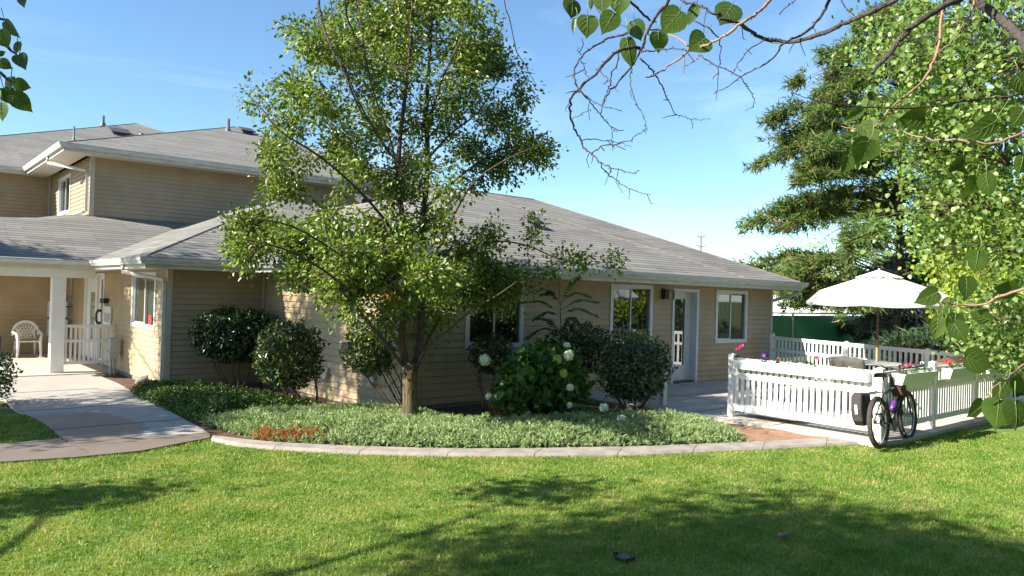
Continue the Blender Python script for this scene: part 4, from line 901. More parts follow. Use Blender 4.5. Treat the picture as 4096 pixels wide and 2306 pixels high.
    b = MB(); b.obox(P(-.345, .155, .44), up, sd, f_, .0, .03, .004) if False else b.add([P(-.322, .13, .58), P(-.322, .165, .58), P(-.312, .165, .46), P(-.312, .13, .46), P(-.315, .13, .58), P(-.315, .165, .58), P(-.305, .165, .46), P(-.305, .13, .46)], [(0, 1, 2, 3), (7, 6, 5, 4), (0, 4, 5, 1), (2, 6, 7, 3)]); b.build('reflector', plain('reflect', (.6, .6, .58), .3), bag)
    hbag = thing('handlebar_bag', 'small brown bag hanging from the bicycle handlebar', 'bag', P(.78, 0, .8)); b = MB(); pr = [(.68, .90), (.67, .76), (.70, .64), (.76, .60), (.80, .68), (.82, .82), (.82, .92)]; k = len(pr)
    b.add([P(x, -.10, z) for x, z in pr]+[P(x, .06, z) for x, z in pr], [tuple(range(k)), tuple(range(k, 2*k))[::-1]]+[(i, k+i, k+(i+1) % k, (i+1) % k) for i in range(k)]); b.build('bag_body', M['brown_bag'], hbag, bevel=.018)
    bt = thing('drink_bottle', 'purple drink bottle in the bicycle frame cage', 'bottle', P(.6, 0, .45)); d = P(HB[0], 0, HB[1])-P(BB[0], 0, BB[1]); d /= np.linalg.norm(d); off = np.cross(sd, d); b = MB(); b.lathe(P(.53, 0, .40)-off*.06*(1 if off[2] < 0 else -1), [(0, 0), (.035, 0), (.036, .12), (.03, .13), (.036, .14), (.034, .16), (.012, .18), (.012, .2), (0, .2)], 14, d); b.build('bottle_body', M['purple'], bt, smooth=True)
bicycle()
# ------------------------------------------------------------------ chain-link fence with green slats
CY = 13.35; t = thing('chain_link_fence', 'chain-link fence with green privacy slats beyond the patio', 'fence', (22, CY, 0))
m_ = MB(); ztop = 1.5
m_.tube([(17.3, CY, ztop), (60, CY, ztop+.02)], .028, 8); m_.build('top_rail', M['galvanised'], t, smooth=True)
for px in (3166, 3467, 3760, 3900): x = onY(px, 1300, CY)[0]; m_ = MB(); m_.lathe((x, CY-.04, -.2), [(.035, 0), (.035, ztop+.2), (.04, ztop+.22), (.0, ztop+.27)], 10); m_.build('post', M['galvanised'], t, smooth=True)
sl_ = MB(); x = 17.3
while x < 46: sl_.add([(x, CY+.01, .0), (x+.0565, CY+.01, .0), (x+.0565, CY+.01, ztop-.07-rng.uniform(0, .015)), (x, CY+.01, ztop-.07-rng.uniform(0, .015))], [(0, 1, 2, 3)]); x += .0595
so = sl_.build('privacy_slats', leafmat('slat_green', [(.11, .38, .25), (.16, .46, .32)], .35, .5, .4, (1.1, 1.2, 1.1)) or M['slat_green'], t); sm_ = so.modifiers.new('s', 'SOLIDIFY'); sm_.thickness = .004
V, F = [], []
for sgn in (1, -1):
    for x in np.arange(15.8, 46, .075):
        n1 = 2; a = np.array([x if sgn > 0 else x, CY-.006*sgn, 0.]); b = np.array([x+sgn*1.45, CY-.006*sgn, ztop-.02]); w_ = .0032
        i0 = len(V); V += [a-[w_, 0, 0], a+[w_, 0, 0], b+[w_, 0, 0], b-[w_, 0, 0]]; F.append((i0, i0+1, i0+2, i0+3))
npmesh('wire_mesh', [(max(17.3, p[0]), p[1], p[2]) for p in V], F, M['galvanised'], t)
# ------------------------------------------------------------------ neighbours
# white shed wall, brick house, utility pole
def bxt(t, name, x0, x1, y0, y1, z0, z1, mat, bevel=0): m_ = MB(); m_.box(x0, x1, y0, y1, z0, z1); return m_.build(name, M[mat], t, bevel=bevel)
sa_, sb_ = at(3000, 1190, 38.0), at(3281, 1190, 30.0); zt_ = at(3200, 1180, 33)[2]-.0; d = (sb_-sa_)[:2]; Ls = np.linalg.norm(d); d = np.array([*(d/Ls), 0]); nn = np.array([-d[1], d[0], 0]); nn = nn*(1 if nn @ fw > 0 else -1); c = (sa_+sb_)/2*[1, 1, 0]+nn*1.25
t = thing('white_shed', 'low white shed beyond the chain-link fence beside the house corner', 'shed', c)
m_ = MB(); m_.obox(c-[0, 0, .3], d, nn, (0, 0, 1), Ls, 2.5, zt_+.2); sw = m_.build('wall', M['van_white'], t); m_ = MB(); m_.obox(c+[0, 0, zt_-.1], d, nn, (0, 0, 1), Ls+.1, 2.6, .08); m_.build('roof', M['van_white'], t, bevel=.02)
Yb = 32; xa = onY(3281, 1200, Yb)[0]; xb = onY(3900, 1200, Yb)[0]; zt = onY(3500, 1160, Yb)[2]
t = thing('brick_house', 'low red brick house with a chimney far beyond the green fence', 'house', ((xa+xb)/2, Yb, 0))
bw = bxt(t, 'wall', xa, xb, Yb, Yb+7, -.3, zt-.2, 'brick')
m_ = MB(); m_.add([(xa-.5, Yb-.5, zt-.2), (xb+.5, Yb-.5, zt-.2), (xb+.5, Yb+7.5, zt-.2), (xa-.5, Yb+7.5, zt-.2), (xa+3, Yb+3.5, zt+.9), (xb-3, Yb+3.5, zt+.9)], [(0, 1, 5, 4), (1, 2, 5), (2, 3, 4, 5), (3, 0, 4)]); rf = m_.build('roof', M['shingle_x'], t)
for a, b in ((3340, 3365), (3510, 3545), (3700, 3720)): bxt(t, 'wall_panel', onY(a, 1200, Yb-.05)[0], onY(b, 1200, Yb-.05)[0], Yb-.05, Yb-.01, .2, zt-.25, 'white_frame')
for a, b in ((3400, 3440), (3525, 3543), (3620, 3660)):
    f_ = bxt(t, 'window', onY(a, 1200, Yb-.08)[0], onY(b, 1200, Yb-.08)[0], Yb-.08, Yb-.02, .9, zt-.4, 'white_frame'); bxt(f_, 'pane', onY(a+3, 1200, Yb-.1)[0], onY(b-3, 1200, Yb-.1)[0], Yb-.1, Yb-.085, 1.0, zt-.5, 'room_dark')
c = onY(3381, 1110, Yb+3); z1 = onY(3381, 1074, Yb+3)[2]; m_ = MB(); m_.box(c[0]-.45, c[0]+.45, Yb+2.6, Yb+3.4, 1, z1-.2); m_.box(c[0]-.5, c[0]+.5, Yb+2.5, Yb+3.5, z1-.2, z1); m_.build('chimney', M['brick'], rf)
pb_ = at(2803, 1005, 60); pt_ = at(2803, 942, 60); t = thing('utility_pole', 'distant utility pole with two pairs of arms above the roofline', 'utility pole', (pb_[0], pb_[1], 0))
m_ = MB(); m_.tube([(pb_[0], pb_[1], 0), (pb_[0], pb_[1], pt_[2])], [.07, .055], 8); m_.build('pole', M['fir_bark'], t, smooth=True)
for yy in (949, 987):
    c = at(2803, yy, 60); 
    for sx in (-1, 1): m_ = MB(); m_.tube([c-[0, 0, .15], c+np.append(RT[:2]*sx*.31, .12)], .05, 6); m_.build('cross_arm', M['metal_grey'], t) if False else None
    m_ = MB(); m_.tube([c+np.append(-RT[:2]*.33, .12)*1.0, c+[0, 0, -.05], c+np.append(RT[:2]*.36, .10)], .035, 6); m_.build('cross_arm', M['fir_bark'], t)
#PLANTS
# ------------------------------------------------------------------ lawn
lawn_excl = [bed, patio, walk]
def blocked(x, y):
    b = np.zeros(len(x), bool)
    for p in lawn_excl: b |= inpoly(x, y, [(float(q[0]), float(q[1])) for q in p])
    kp = [tuple(q) for q in ci]+[tuple(q) for q in co[::-1]]
    b |= inpoly(x, y, kp); return b
def grass(n, r0_, r1_, a0, a1, hmul, wmul, name):
    u = rng.random(n); r = r0_*(r1_/r0_)**u if False else r0_+(r1_-r0_)*u; a = R(a0)+(R(a1)-R(a0))*rng.random(n)
    x = r*np.cos(a); y = r*np.sin(a); k = ~blocked(x, y); x = x[k]; y = y[k]; r = r[k]; n = len(x)
    pos = np.c_[x, y, gz(x, y)-.010]
    d = rng.normal(size=(n, 3))*[.6, .6, .25]+[0, 0, 1]; pt = noise2(x, y, 1.6)*.6+noise2(x, y, 5)*.4
    h = (.015+.022*rng.random(n))*hmul*(.7+.6*pt); w_ = (.0028+.0006*r)*wmul
    V, F = blades(pos, d, rng.normal(size=(n, 3)), h, w_); o = npmesh(name, V, F, M['grass_blade']); return o
lw = sheet('lawn', [(-6, -6), (60, -6), (60, 4.29), (10.6, 4.29), (10.10, 4.39), (10.02, 4.5)]+[tuple(q) for q in co[::-1]]+[tuple(gp(*p)[:2]) for p in ((560, 1808), (300, 1833), (0, 1852))]+[(-6, 9.1)], -.012, plain('turf', (.085, .15, .018), .95, (.14, .20, .03), 2.2, .3, 80), res=5)
gm_ = M['grass_blade'].node_tree; rmp = [q for q in gm_.nodes if q.type == 'VALTORGB'][0]; geo = [q for q in gm_.nodes if q.type == 'NEW_GEOMETRY'][0]
tn_ = gm_.nodes.new('ShaderNodeTexNoise'); tn_.inputs['Scale'].default_value = 2.2; tn_.inputs['Detail'].default_value = 9; tn_.inputs['Roughness'].default_value = .68; tcg = gm_.nodes.new('ShaderNodeTexCoord'); gm_.links.new(tcg.outputs['Object'], tn_.inputs['Vector'])
m1_ = gm_.nodes.new('ShaderNodeMath'); m1_.operation = 'MULTIPLY_ADD'; m1_.inputs[1].default_value = 2.6; m1_.inputs[2].default_value = -1.15; gm_.links.new(tn_.outputs['Fac'], m1_.inputs[0])
m2_ = gm_.nodes.new('ShaderNodeMath'); m2_.operation = 'MULTIPLY_ADD'; m2_.inputs[1].default_value = .85; gm_.links.new(geo.outputs['Random Per Island'], m2_.inputs[0]); gm_.links.new(m1_.outputs[0], m2_.inputs[2]); gm_.links.new(m2_.outputs[0], rmp.inputs[0])
g_ = grass(560000, 3.0, 13.5, 3, 93, 1.0, 1.0, 'lawn_grass'); tag(g_, 'short green lawn grass with dry tips in front of the kerb', 'grass', kind='stuff')
# ------------------------------------------------------------------ juniper ground cover
jun = [tuple(gp(*p)[:2]) for p in ((800, 1700), (1000, 1672), (1250, 1665), (1480, 1655), (1660, 1668), (1850, 1700), (2050, 1712), (2200, 1700), (2500, 1684), (2700, 1688), (2830, 1702), (2910, 1728), (2960, 1755), (2970, 1776))]+[tuple(q) for q in ci[6:63:4][::-1]]
def cover(name, label, cat, poly, n, mat, hgt, blade, length, width, upbias=.7, spread=1.0, extra=None, flat=False, edge=.45, nb=6, bare=None):
    xs = [p[0] for p in poly]; ys = [p[1] for p in poly]; k = 0; X = []; Y = []
    while k < n:
        x = rng.uniform(min(xs), max(xs), n); y = rng.uniform(min(ys), max(ys), n); i = inpoly(x, y, poly); X.append(x[i]); Y.append(y[i]); k += i.sum()
    x = np.concatenate(X)[:n]; y = np.concatenate(Y)[:n]
    P_ = np.array(poly); A_ = P_; B_ = np.roll(P_, -1, 0); dmin = np.full(n, 9.)
    for a, b in zip(A_, B_):
        ab = b-a; t = np.clip(((x-a[0])*ab[0]+(y-a[1])*ab[1])/(ab@ab+1e-9), 0, 1); dmin = np.minimum(dmin, np.hypot(x-a[0]-ab[0]*t, y-a[1]-ab[1]*t))
    prof = np.sqrt(np.clip(dmin/edge, 0, 1)); h = hgt*prof*(.6+.55*noise2(x, y, 3.1)+.35*noise2(x, y, 8))
    if bare is not None: kk = ~bare(x, y); x, y, h, prof = x[kk], y[kk], h[kk], prof[kk]; n = len(x)
    z = gz(x, y)+h*rng.uniform(.55, 1.0, n)+.01
    pos = np.c_[x, y, z]; 
    ax = rnd_unit(n); ax[:, 2] = abs(ax[:, 2])*upbias+.12; ax /= np.linalg.norm(ax, axis=1, keepdims=True)
    if blade:
        Vs = []; 
        for b in range(nb):
            t = b/nb; p = pos+ax*(length*.8*t)[..., None] if hasattr(length, '__len__') else pos+ax*length*.8*t
            d = ax*.9+rnd_unit(n)*.75*spread; V, F = blades(p, d, rnd_unit(n), length*(.55+.35*rng.random(n))*(1-.45*t), np.full(n, width)); Vs.append(V)
        V = np.concatenate(Vs); F = np.arange(len(V)).reshape(-1, 3); o = npmesh(name, V, F, mat)
    else:
        pos = np.repeat(pos, nb, 0)+rnd_unit(n*nb)*length*1.1; d = rnd_unit(n*nb)+[0, 0, .3]; V, F = leaf_arrays(pos, d, rnd_unit(n*nb)*.8+[0, 0, 1], length*rng.uniform(.6, 1.2, n*nb), width=.6); o = npmesh(name, V, F, mat)
    return tag(o, label, cat, kind='stuff')
drypoly = [tuple(gp(*p)[:2]) for p in ((1000, 1760), (1040, 1748), (1110, 1756), (1160, 1745), (1240, 1757), (1290, 1752), (1330, 1776), (1180, 1781), (1050, 1773))]
holes = lambda x, y: (inpoly(x, y, drypoly) & (rng.random(len(x)) < .82)) | (noise2(x+3, y+7, 2.6)*.6+noise2(x, y, 6)*.4 > .80)
cover('juniper_cover', 'silvery green creeping juniper filling the bed along the kerb', 'juniper', jun, 17000, M['juniper_leaf'], .165, True, .085, .011, upbias=.8, nb=8, bare=holes)
# dark green underlayer of the same mat of twigs
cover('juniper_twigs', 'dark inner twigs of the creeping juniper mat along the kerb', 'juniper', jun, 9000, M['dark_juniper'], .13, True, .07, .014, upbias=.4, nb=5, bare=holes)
cover('dry_juniper', 'brown dead patch of juniper at the left end of the kerb', 'dead plants', drypoly, 700, M['dry_leaf'], .10, True, .08, .008, upbias=.6, edge=.1)
peri = [tuple(gg(*p)[:2]) for p in ((520, 1575), (600, 1555), (690, 1563), (900, 1580), (1050, 1605), (1200, 1625), (1330, 1650), (1180, 1668), (980, 1672), (800, 1705), (700, 1655))]
cover('vinca_cover', 'dark green leafy ground cover between the walkway and the side wall', 'ground cover', peri, 7000, M['cover_leaf'], .20, False, .048, 0, nb=4)
# ------------------------------------------------------------------ branching plants
def tubes(name, mat, parent, paths, n=5):
    mb = MB()
    for pts, rad in paths: mb.tube(pts, rad, n, cap=False)
    return mb.build(name, mat, parent, smooth=True)
def twig_path(p, c, r0_, sag=.0, up=.25):
    p = np.array(p); c = np.array(c); L_ = np.linalg.norm(c-p); mid = (p+c)/2+rnd_unit(1)[0]*L_*.10; mid[2] += L_*up*.5-sag
    t = np.linspace(0, 1, 6)[:, None]; pts = (1-t)**2*p+2*t*(1-t)*mid+t*t*c
    return [q for q in pts], list(np.linspace(r0_, max(.0022, r0_*.3), 6))
def clusters_to(name_t, parent, limbs, cl, leafmat_, barkmat, nleaf, lsize, csig, width=.62, up=.25, rmax=.02, droop=.1, lname='foliage', branchname='branches', fold=.18, dirfun=None):
    paths = []; pos = []; outd = []; limbs = list(limbs)
    order = np.argsort([closest_on(limbs, c)[3] for c in cl])
    for i in order:
        c = cl[i]; b = closest_on(limbs, c); r0_ = min(b[2]*.55, rmax, .004+.010*b[3]); pts, rad = twig_path(b[1], c, max(r0_, .003), up=up); paths.append((pts, rad))
        if b[3] > .45: limbs.append([(pts[k], rad[k]) for k in (1, 3, 5)])
        n = int(nleaf*rng.uniform(.7, 1.3)); u = rng.random(n)**.6; L_ = np.array(pts); q = np.stack([np.interp(.35+.65*u, np.linspace(0, 1, 6), L_[:, k]) for k in range(3)], 1) if b[3] < csig*3 else np.stack([np.interp(.6+.4*u, np.linspace(0, 1, 6), L_[:, k]) for k in range(3)], 1)
        g_ = rng.normal(size=(n, 3))*csig; pos.append(q+g_); outd.append(g_/(np.linalg.norm(g_, axis=1, keepdims=True)+1e-6)+(c-b[1])/(b[3]+1e-6)*.5)
    pos = np.concatenate(pos); outd = np.concatenate(outd); n = len(pos); d = outd+rnd_unit(n)*.7; d[:, 2] -= droop*3
    nr = rnd_unit(n)*.9+[0, 0, .9]
    if dirfun: d, nr = dirfun(pos, d, nr)
    tubes(branchname, barkmat, parent, paths, 4)
    return leaves(lname, leafmat_, parent, pos, d, nr, lsize*rng.uniform(.5, 1.3, n), width=width, fold=fold)
# main pear tree
tb = gp(1640, 1712); TD = np.dot(tb[:2]-0, fw[:2]/np.linalg.norm(fw[:2])); rgt = np.array([RT[0], RT[1], 0]); rgt /= np.linalg.norm(rgt); fwd = np.array([fw[0], fw[1], 0]); fwd /= np.linalg.norm(fwd)
def tl(xD, yD, w_=0.0):      # sketch plane through the trunk, facing the lawn, w_ = metres behind that plane
    q = atd(xD, yD, TD); return q+fwd*w_+(q-[0, 0, CAMZ])*(w_/TD)
pear = thing('pear_tree', 'large leafy pear tree with two leaders standing in the juniper bed before the house', 'tree', tb)
tr = MB(); pts = [tl(1031, 1085), tl(1031, 1060), tl(1031, 1000), tl(1031, 950), tl(1033, 912)]; tr.tube([q for q in pts], [.140, .112, .099, .101, .130], 20); tk = tr.build('trunk', M['pear_bark'], pear, smooth=True)
limb_def = [
 ([(1020, 915, -.03), (1012, 860, -.05), (1020, 780, -.1), (1030, 700, -.1), (1024, 600, -.12), (1010, 500, -.15), (1008, 380, -.15), (1020, 260, -.1), (1035, 120, -.1), (1040, -60, 0), (1045, -150, 0)], .062, .015),
 ([(1044, 915, .03), (1055, 840, .08), (1058, 740, .1), (1060, 640, .1), (1066, 520, .1), (1074, 400, .1), (1070, 280, .1), (1078, 150, .1), (1085, 0, .1), (1090, -130, .1)], .068, .015),
 ([(1018, 925, .0), (985, 870, -.25), (940, 800, -.5), (900, 730, -.7), (850, 680, -.9), (780, 640, -1.1), (700, 620, -1.2)], .038, .008),
 ([(1010, 900, .1), (980, 850, .35), (930, 770, .6), (870, 700, .8), (800, 600, .9), (760, 500, 1.0)], .036, .008),
 ([(1048, 920, 0), (1080, 870, -.1), (1130, 830, -.2), (1190, 780, -.3), (1250, 745, -.4), (1300, 710, -.4)], .034, .007),
 ([(1052, 900, .1), (1090, 820, .3), (1140, 720, .5), (1160, 640, .6), (1240, 600, .7), (1330, 610, .8), (1400, 640, .8), (1480, 660, .8), (1540, 655, .8)], .034, .006),
 ([(1060, 690, .1), (1110, 620, -.1), (1150, 540, -.3), (1200, 470, -.5), (1280, 420, -.6), (1350, 390, -.6)], .032, .006),
 ([(1070, 520, .1), (1130, 460, .2), (1200, 400, .3), (1270, 360, .4), (1360, 350, .5)], .028, .006),
 ([(1072, 400, .1), (1130, 330, .2), (1200, 270, .3), (1260, 180, .3), (1300, 170, .3)], .024, .006),
 ([(1024, 640, -.1), (980, 560, -.4), (910, 480, -.6), (840, 420, -.8), (760, 370, -.9), (720, 320, -.9), (680, 280, -.9)], .030, .006),
 ([(1015, 560, -.1), (960, 480, .2), (900, 400, .4), (830, 330, .5), (790, 220, .5), (770, 100, .5)], .028, .006),
 ([(1008, 420, -.1), (950, 340, -.2), (900, 240, -.3), (860, 120, -.3), (840, -20, -.3)], .024, .006),
 ([(1030, 760, -.1), (960, 700, -.6), (880, 640, -.9), (800, 590, -1.1), (720, 575, -1.2), (670, 572, -1.2)], .026, .005),
 ([(1008, 480, -.1), (1000, 380, -.5), (960, 260, -.6), (930, 100, -.6), (920, -60, -.6)], .022, .006),
 ([(1076, 300, .1), (1120, 200, -.2), (1170, 100, -.3), (1200, -40, -.3)], .022, .006),
]
limbs = []
for pts, ra, rb in limb_def:
    sp_ = smoothpath([tl(*q) for q in pts], 3); rr = np.linspace(ra*(1 if ra > .05 else .72), rb*.8, len(sp_)); limbs.append([(p, r_) for p, r_ in zip(sp_, rr)])
    m_ = MB(); m_.tube(sp_, list(rr), 9, cap=False); m_.build('limb', M['limb_bark'], pear, smooth=True)
lobes = """1000 480 60 45 .8;1065 560 55 55 .8;900 430 60 36 .8;1130 490 50 36 .6;1065 760 60 50 1;1170 650 60 40 .7;1010 400 50 50 .7;1120 300 50 60 .8;880 60 105 80 1;1010 20 110 100 1;1150 50 105 90 1;1235 140 65 55 .9;840 165 75 50 1;960 185 95 70 .9;1130 215 95 75 .9;1255 265 70 55 .9;1330 240 42 24 .8;1350 385 50 42 1;1265 405 75 50 .8;1165 350 75 50 .8;
800 270 80 55 1;700 305 70 45 .9;632 235 38 36 .7;725 205 42 38 .8;715 395 80 50 1;850 360 80 50 .9;955 320 60 50 .7;705 470 70 38 1;880 480 60 26 .6;655 565 65 40 1.3;615 560 26 20 1.2;640 630 50 50 1.4;755 610 95 50 1.6;870 590 85 48 1.4;985 590 55 50 1.2;
790 690 75 38 1.0;885 715 85 42 1.1;960 770 60 42 1.0;1085 420 50 35 .6;1195 465 60 28 .5;1110 570 40 45 .5;1225 590 50 40 .5;940 650 70 50 1.2;840 650 80 40 1.2;1345 585 42 40 .8;1440 645 60 28 .8;1550 655 34 16 .8;1110 700 70 50 .9;1195 745 75 45 1.2;1240 690 60 40 .8;1060 850 42 36 .8;955 835 44 34 .8;1290 720 50 36 .8;900 790 50 30 .5;1000 680 50 50 .9;
1115 790 50 34 .6;1385 660 50 36 .6;1050 290 50 65 .7;1190 130 75 55 .9;920 -60 110 70 1;1080 -80 130 80 1;1010 130 60 50 .7;740 110 30 40 .3;1300 690 50 30 .5;1330 350 70 40 .6;1040 640 50 60 .5;1020 740 50 50 .5;820 540 60 30 .6;1300 170 30 24 .6;905 270 60 40 .7"""
cl = []; lw_ = []
lob = [[float(v) for v in q.split()] for q in lobes.replace("\n", "").split(";")]
wts = np.array([q[2]*q[3]*q[4] for q in lob]); wts /= wts.sum(); lz = [rng.uniform(-.75, .75) for _ in lob]
while len(cl) < 2750:
    i = rng.choice(len(lob), p=wts); x0, y0, rx, ry, dn = lob[i]; d_ = rnd_unit(1)[0]*rng.random()**.42
    x, y = x0+d_[0]*rx, y0+d_[1]*ry; w_ = d_[2]*min(rx, ry)*1.25*K/294+lz[i]*(.5 if abs(x0-1040) > 230 else 1)
    if x0 > 1150: w_ = w_*.6+.25
    if noise2(x, y, 1/30.) < .30: continue
    if y > 820 and rng.random() < .3: continue
    cl.append(tl(x, y, w_))
clusters_to('p', pear, limbs, cl, M['pear_leaf'], M['limb_bark'], 25, .060, .078, up=.38, rmax=.012, droop=.08)
# a few dried leaf clusters
n = 10; pos = np.array([tl(1010+rng.normal()*18, 745+rng.normal()*8, -1.0) for _ in range(n)]); leaves('dry_leaves', M['dry_leaf'], pear, pos, rnd_unit(n), rnd_unit(n), .05)
# ------------------------------------------------------------------ shrubs
def ellipsoid_pts(n, c, rad, shell=.62, lump=.16, cut=None, lseed=0):
    d = rnd_unit(n*2); r_ = shell+(1-shell)*rng.random(n*2)**.7
    l = 1+lump*(noise2(d[:, 0]*2+lseed, d[:, 2]*2+d[:, 1], 2.3)*2-1)+lump*.5*(noise2(d[:, 1]*4+lseed, d[:, 2]*4, 2)*2-1)
    sq = 1/np.maximum(np.abs(d).max(1)**.25, .01)*.93   # slightly boxy, as clipped shrubs are
    p = np.array(c)+d*(r_*l*sq)[:, None]*np.array(rad)
    if cut is not None: p = p[cut(p)]
    return p[:n]
def shrub(name, label, base, c, rad, n, mat, lsize, stems=5, mix=None, barkmat='bark', inner=.25, cat='shrub', width=.6, group=None):
    base = np.array(base, float); t = thing(name, label, cat, base, group); c = np.array(c, float)
    st = []; 
    for k in range(stems):
        a = 2*math.pi*k/stems+rng.uniform(0, .6); e = c+np.array([math.cos(a)*rad[0]*.55, math.sin(a)*rad[1]*.55, rad[2]*.3*rng.uniform(-.6, 1)])
        b = base+[math.cos(a)*.05, math.sin(a)*.05, -.05]; m_ = (b+e)/2+[math.cos(a)*rad[0]*.18, math.sin(a)*rad[1]*.18, -.05]; pts = smoothpath([b, m_, e], 4); st.append((pts, list(np.linspace(.017, .006, len(pts)))))
        for j in range(4):
            q = pts[len(pts)//2+j % 3]; e2 = q+rnd_unit(1)[0]*np.array(rad)*.55; pp_, rr2 = twig_path(q, e2, .006); st.append((pp_, rr2))
    tubes('stems', M[barkmat], t, st, 6)
    p = ellipsoid_pts(n, c, rad, lseed=rng.uniform(0, 50)); pin = ellipsoid_pts(int(n*inner), c, np.array(rad)*.75, shell=.2); P_ = np.concatenate([p, pin]); nn = len(P_)
    o = P_-c; o /= np.linalg.norm(o, axis=1, keepdims=True)
    V, F = leaf_arrays(P_, o*.5+rnd_unit(nn)*.9, o*.8+rnd_unit(nn)*.6+[0, 0, .3], lsize*rng.uniform(.65, 1.25, nn), width=width)
    if mix:       # new growth on part of the crown
        li = noise2(P_[:, 0]*3+P_[:, 2]*2, P_[:, 1]*3+P_[:, 2], 1.5) > mix[1]; F = F.reshape(nn, 2, 4)
        npmesh('foliage', V, F[~li].reshape(-1, 4), M[mat], t); npmesh('new_growth', V, F[li].reshape(-1, 4), M[mix[0]], t)
    else: npmesh('foliage', V, F, M[mat], t)
    return t
def pz(px, py, b):   # height of a pixel at the distance of point b
    dep = np.dot(np.array(b[:2]), fwd[:2]); return at(px, py, dep)
b = gg(950, 1565); c = pz(955, 1340, b); shrub('laurel_shrub', 'largest dark glossy shrub, against the recessed wall left of the pear tree', b, c-fwd*.15, (.86, .62, .56), 4600, 'shrub_leaf', .082, 6)
cc_ = pz(1075, 1400, b); 
b = gg(1252, 1640); c = pz(1152, 1418, b); shrub('laurel_shrub', 'rounded glossy shrub with lighter leaves in front of the largest dark shrub', b, c, (.54, .48, .54), 2700, 'shrub_leaf', .068, 5, mix=('shrub_leaf_light', .38))
b = gp(1598, 1660); b[1] -= .25; c = pz(1478, 1412, b); shrub('laurel_shrub', 'open leggy shrub beside the house corner just left of the pear trunk', b, c, (.42, .36, .36), 1500, 'shrub_leaf', .06, 6, mix=('shrub_leaf_light', .42))
b = gp(1950, 1640); c = pz(1965, 1420, b); shrub('laurel_shrub', 'small dark round shrub under the left window behind the white blossoms', b, c, (.37, .34, .33), 1300, 'shrub_leaf', .06, 4, mix=('shrub_leaf_light', .62))
b = np.array([9.15, 9.3, 0]); c = pz(2320, 1395, b); shrub('laurel_shrub', 'dark shrub half hidden between the hydrangea and the middle window', b, c, (.74, .5, .44), 2300, 'shrub_leaf', .06, 4)
b = gp(2525, 1650); c = pz(2538, 1468, b); shrub('laurel_shrub', 'clipped glossy shrub with yellowish top at the patio edge', b, c, (.66, .55, .58), 3600, 'shrub_leaf', .064, 7, mix=('shrub_leaf_light', .60))
# dark shrub at the left edge
b = gg(-60, 1620); c = pz(-55, 1500, b); shrub('edge_shrub', 'dark shrub at the left edge of the photo beside the walkway', b, c, (.46, .5, .45), 1300, 'shrub_leaf', .06, 5)
# hydrangea
b = gp(2170, 1690); c = pz(2165, 1545, b); hy = shrub('hydrangea', 'large leafy hydrangea with round white flower heads in the bed', b, c, (.82, .5, .60), 1500, 'hydrangea_leaf', .13, 8, width=.75, barkmat='pale_twig')
def flowerhead(px, py, rpx, parent, mat, dep=None, back=0):
    dep_ = np.dot(b[:2], fwd[:2])-.45 if dep is None else dep; q = at(px, py, dep_); r_ = rpx*.9/FPX*dep_; n = 260; d = rnd_unit(n); pos = q+d*r_*rng.uniform(.82, 1.0, (n, 1))
    V, F = leaf_arrays(pos-d*.01, d*.35+rnd_unit(n)*.9, d, .024, width=.9, fold=.05); mb = MB(); 
    o = npmesh('flower_head', V, F, M[mat], parent)
    core = MB(); core.lathe(q, [(0, -r_*.8), (r_*.55, -r_*.58), (r_*.8, 0), (r_*.55, r_*.58), (0, r_*.8)], 12); core.build('flower_core', M[mat], o, smooth=True)
    return q
for (x, y, r_, mt_, dd_) in ((1219, 906, 17, 'white_petal', 0), (1431, 894, 15, 'white_petal', 0), (1328, 933, 12, 'white_petal', 0), (1230, 998, 10, 'white_petal', 0), (1254, 996, 11, 'white_petal', 0), (1322, 1040, 13, 'white_petal', -.1), (1434, 975, 10, 'white_petal', 0), (1433, 1020, 8, 'white_petal', 0), (1519, 1026, 13, 'white_petal', -.2), (1563, 1056, 13, 'white_petal', -.5), (1224, 1050, 16, 'green_petal', -.3), (1250, 1058, 13, 'green_petal', -.3), (1418, 940, 12, 'green_petal', 0), (1402, 905, 14, 'green_petal', .1), (1425, 872, 12, 'white_petal', .5)):
    q = flowerhead(x*K, y*K, r_*K, hy, mt_, np.dot(b[:2], fwd[:2])-.42+dd_)
    s = MB(); s.tube([q, q*.6+np.array([*b[:2], .3])*.4, np.array([b[0], b[1], .1])], [.006, .006, .008], 5); s.build('flower_stem', M['pale_twig'], hy)
n = 60; q = atd(1510, 1045, np.dot(b[:2], fwd[:2])-.3); pos = q+rng.normal(size=(n, 3))*[.22, .12, .05]; leaves('low_foliage', M['hydrangea_leaf'], hy, pos, rnd_unit(n), rnd_unit(n)*.4+[0, 0, 1], rng.uniform(.06, .12, n), width=.7)
# yellow-green patch of hydrangea leaves
n = 150; q = atd(1385, 895, np.dot(b[:2], fwd[:2])+.1); pos = q+rng.normal(size=(n, 3))*[.17, .1, .10]; leaves('lime_foliage', M['lime_leaf'], hy, pos, rnd_unit(n), rnd_unit(n)*.5+[-.4, 0, 1], rng.uniform(.03, .06, n))
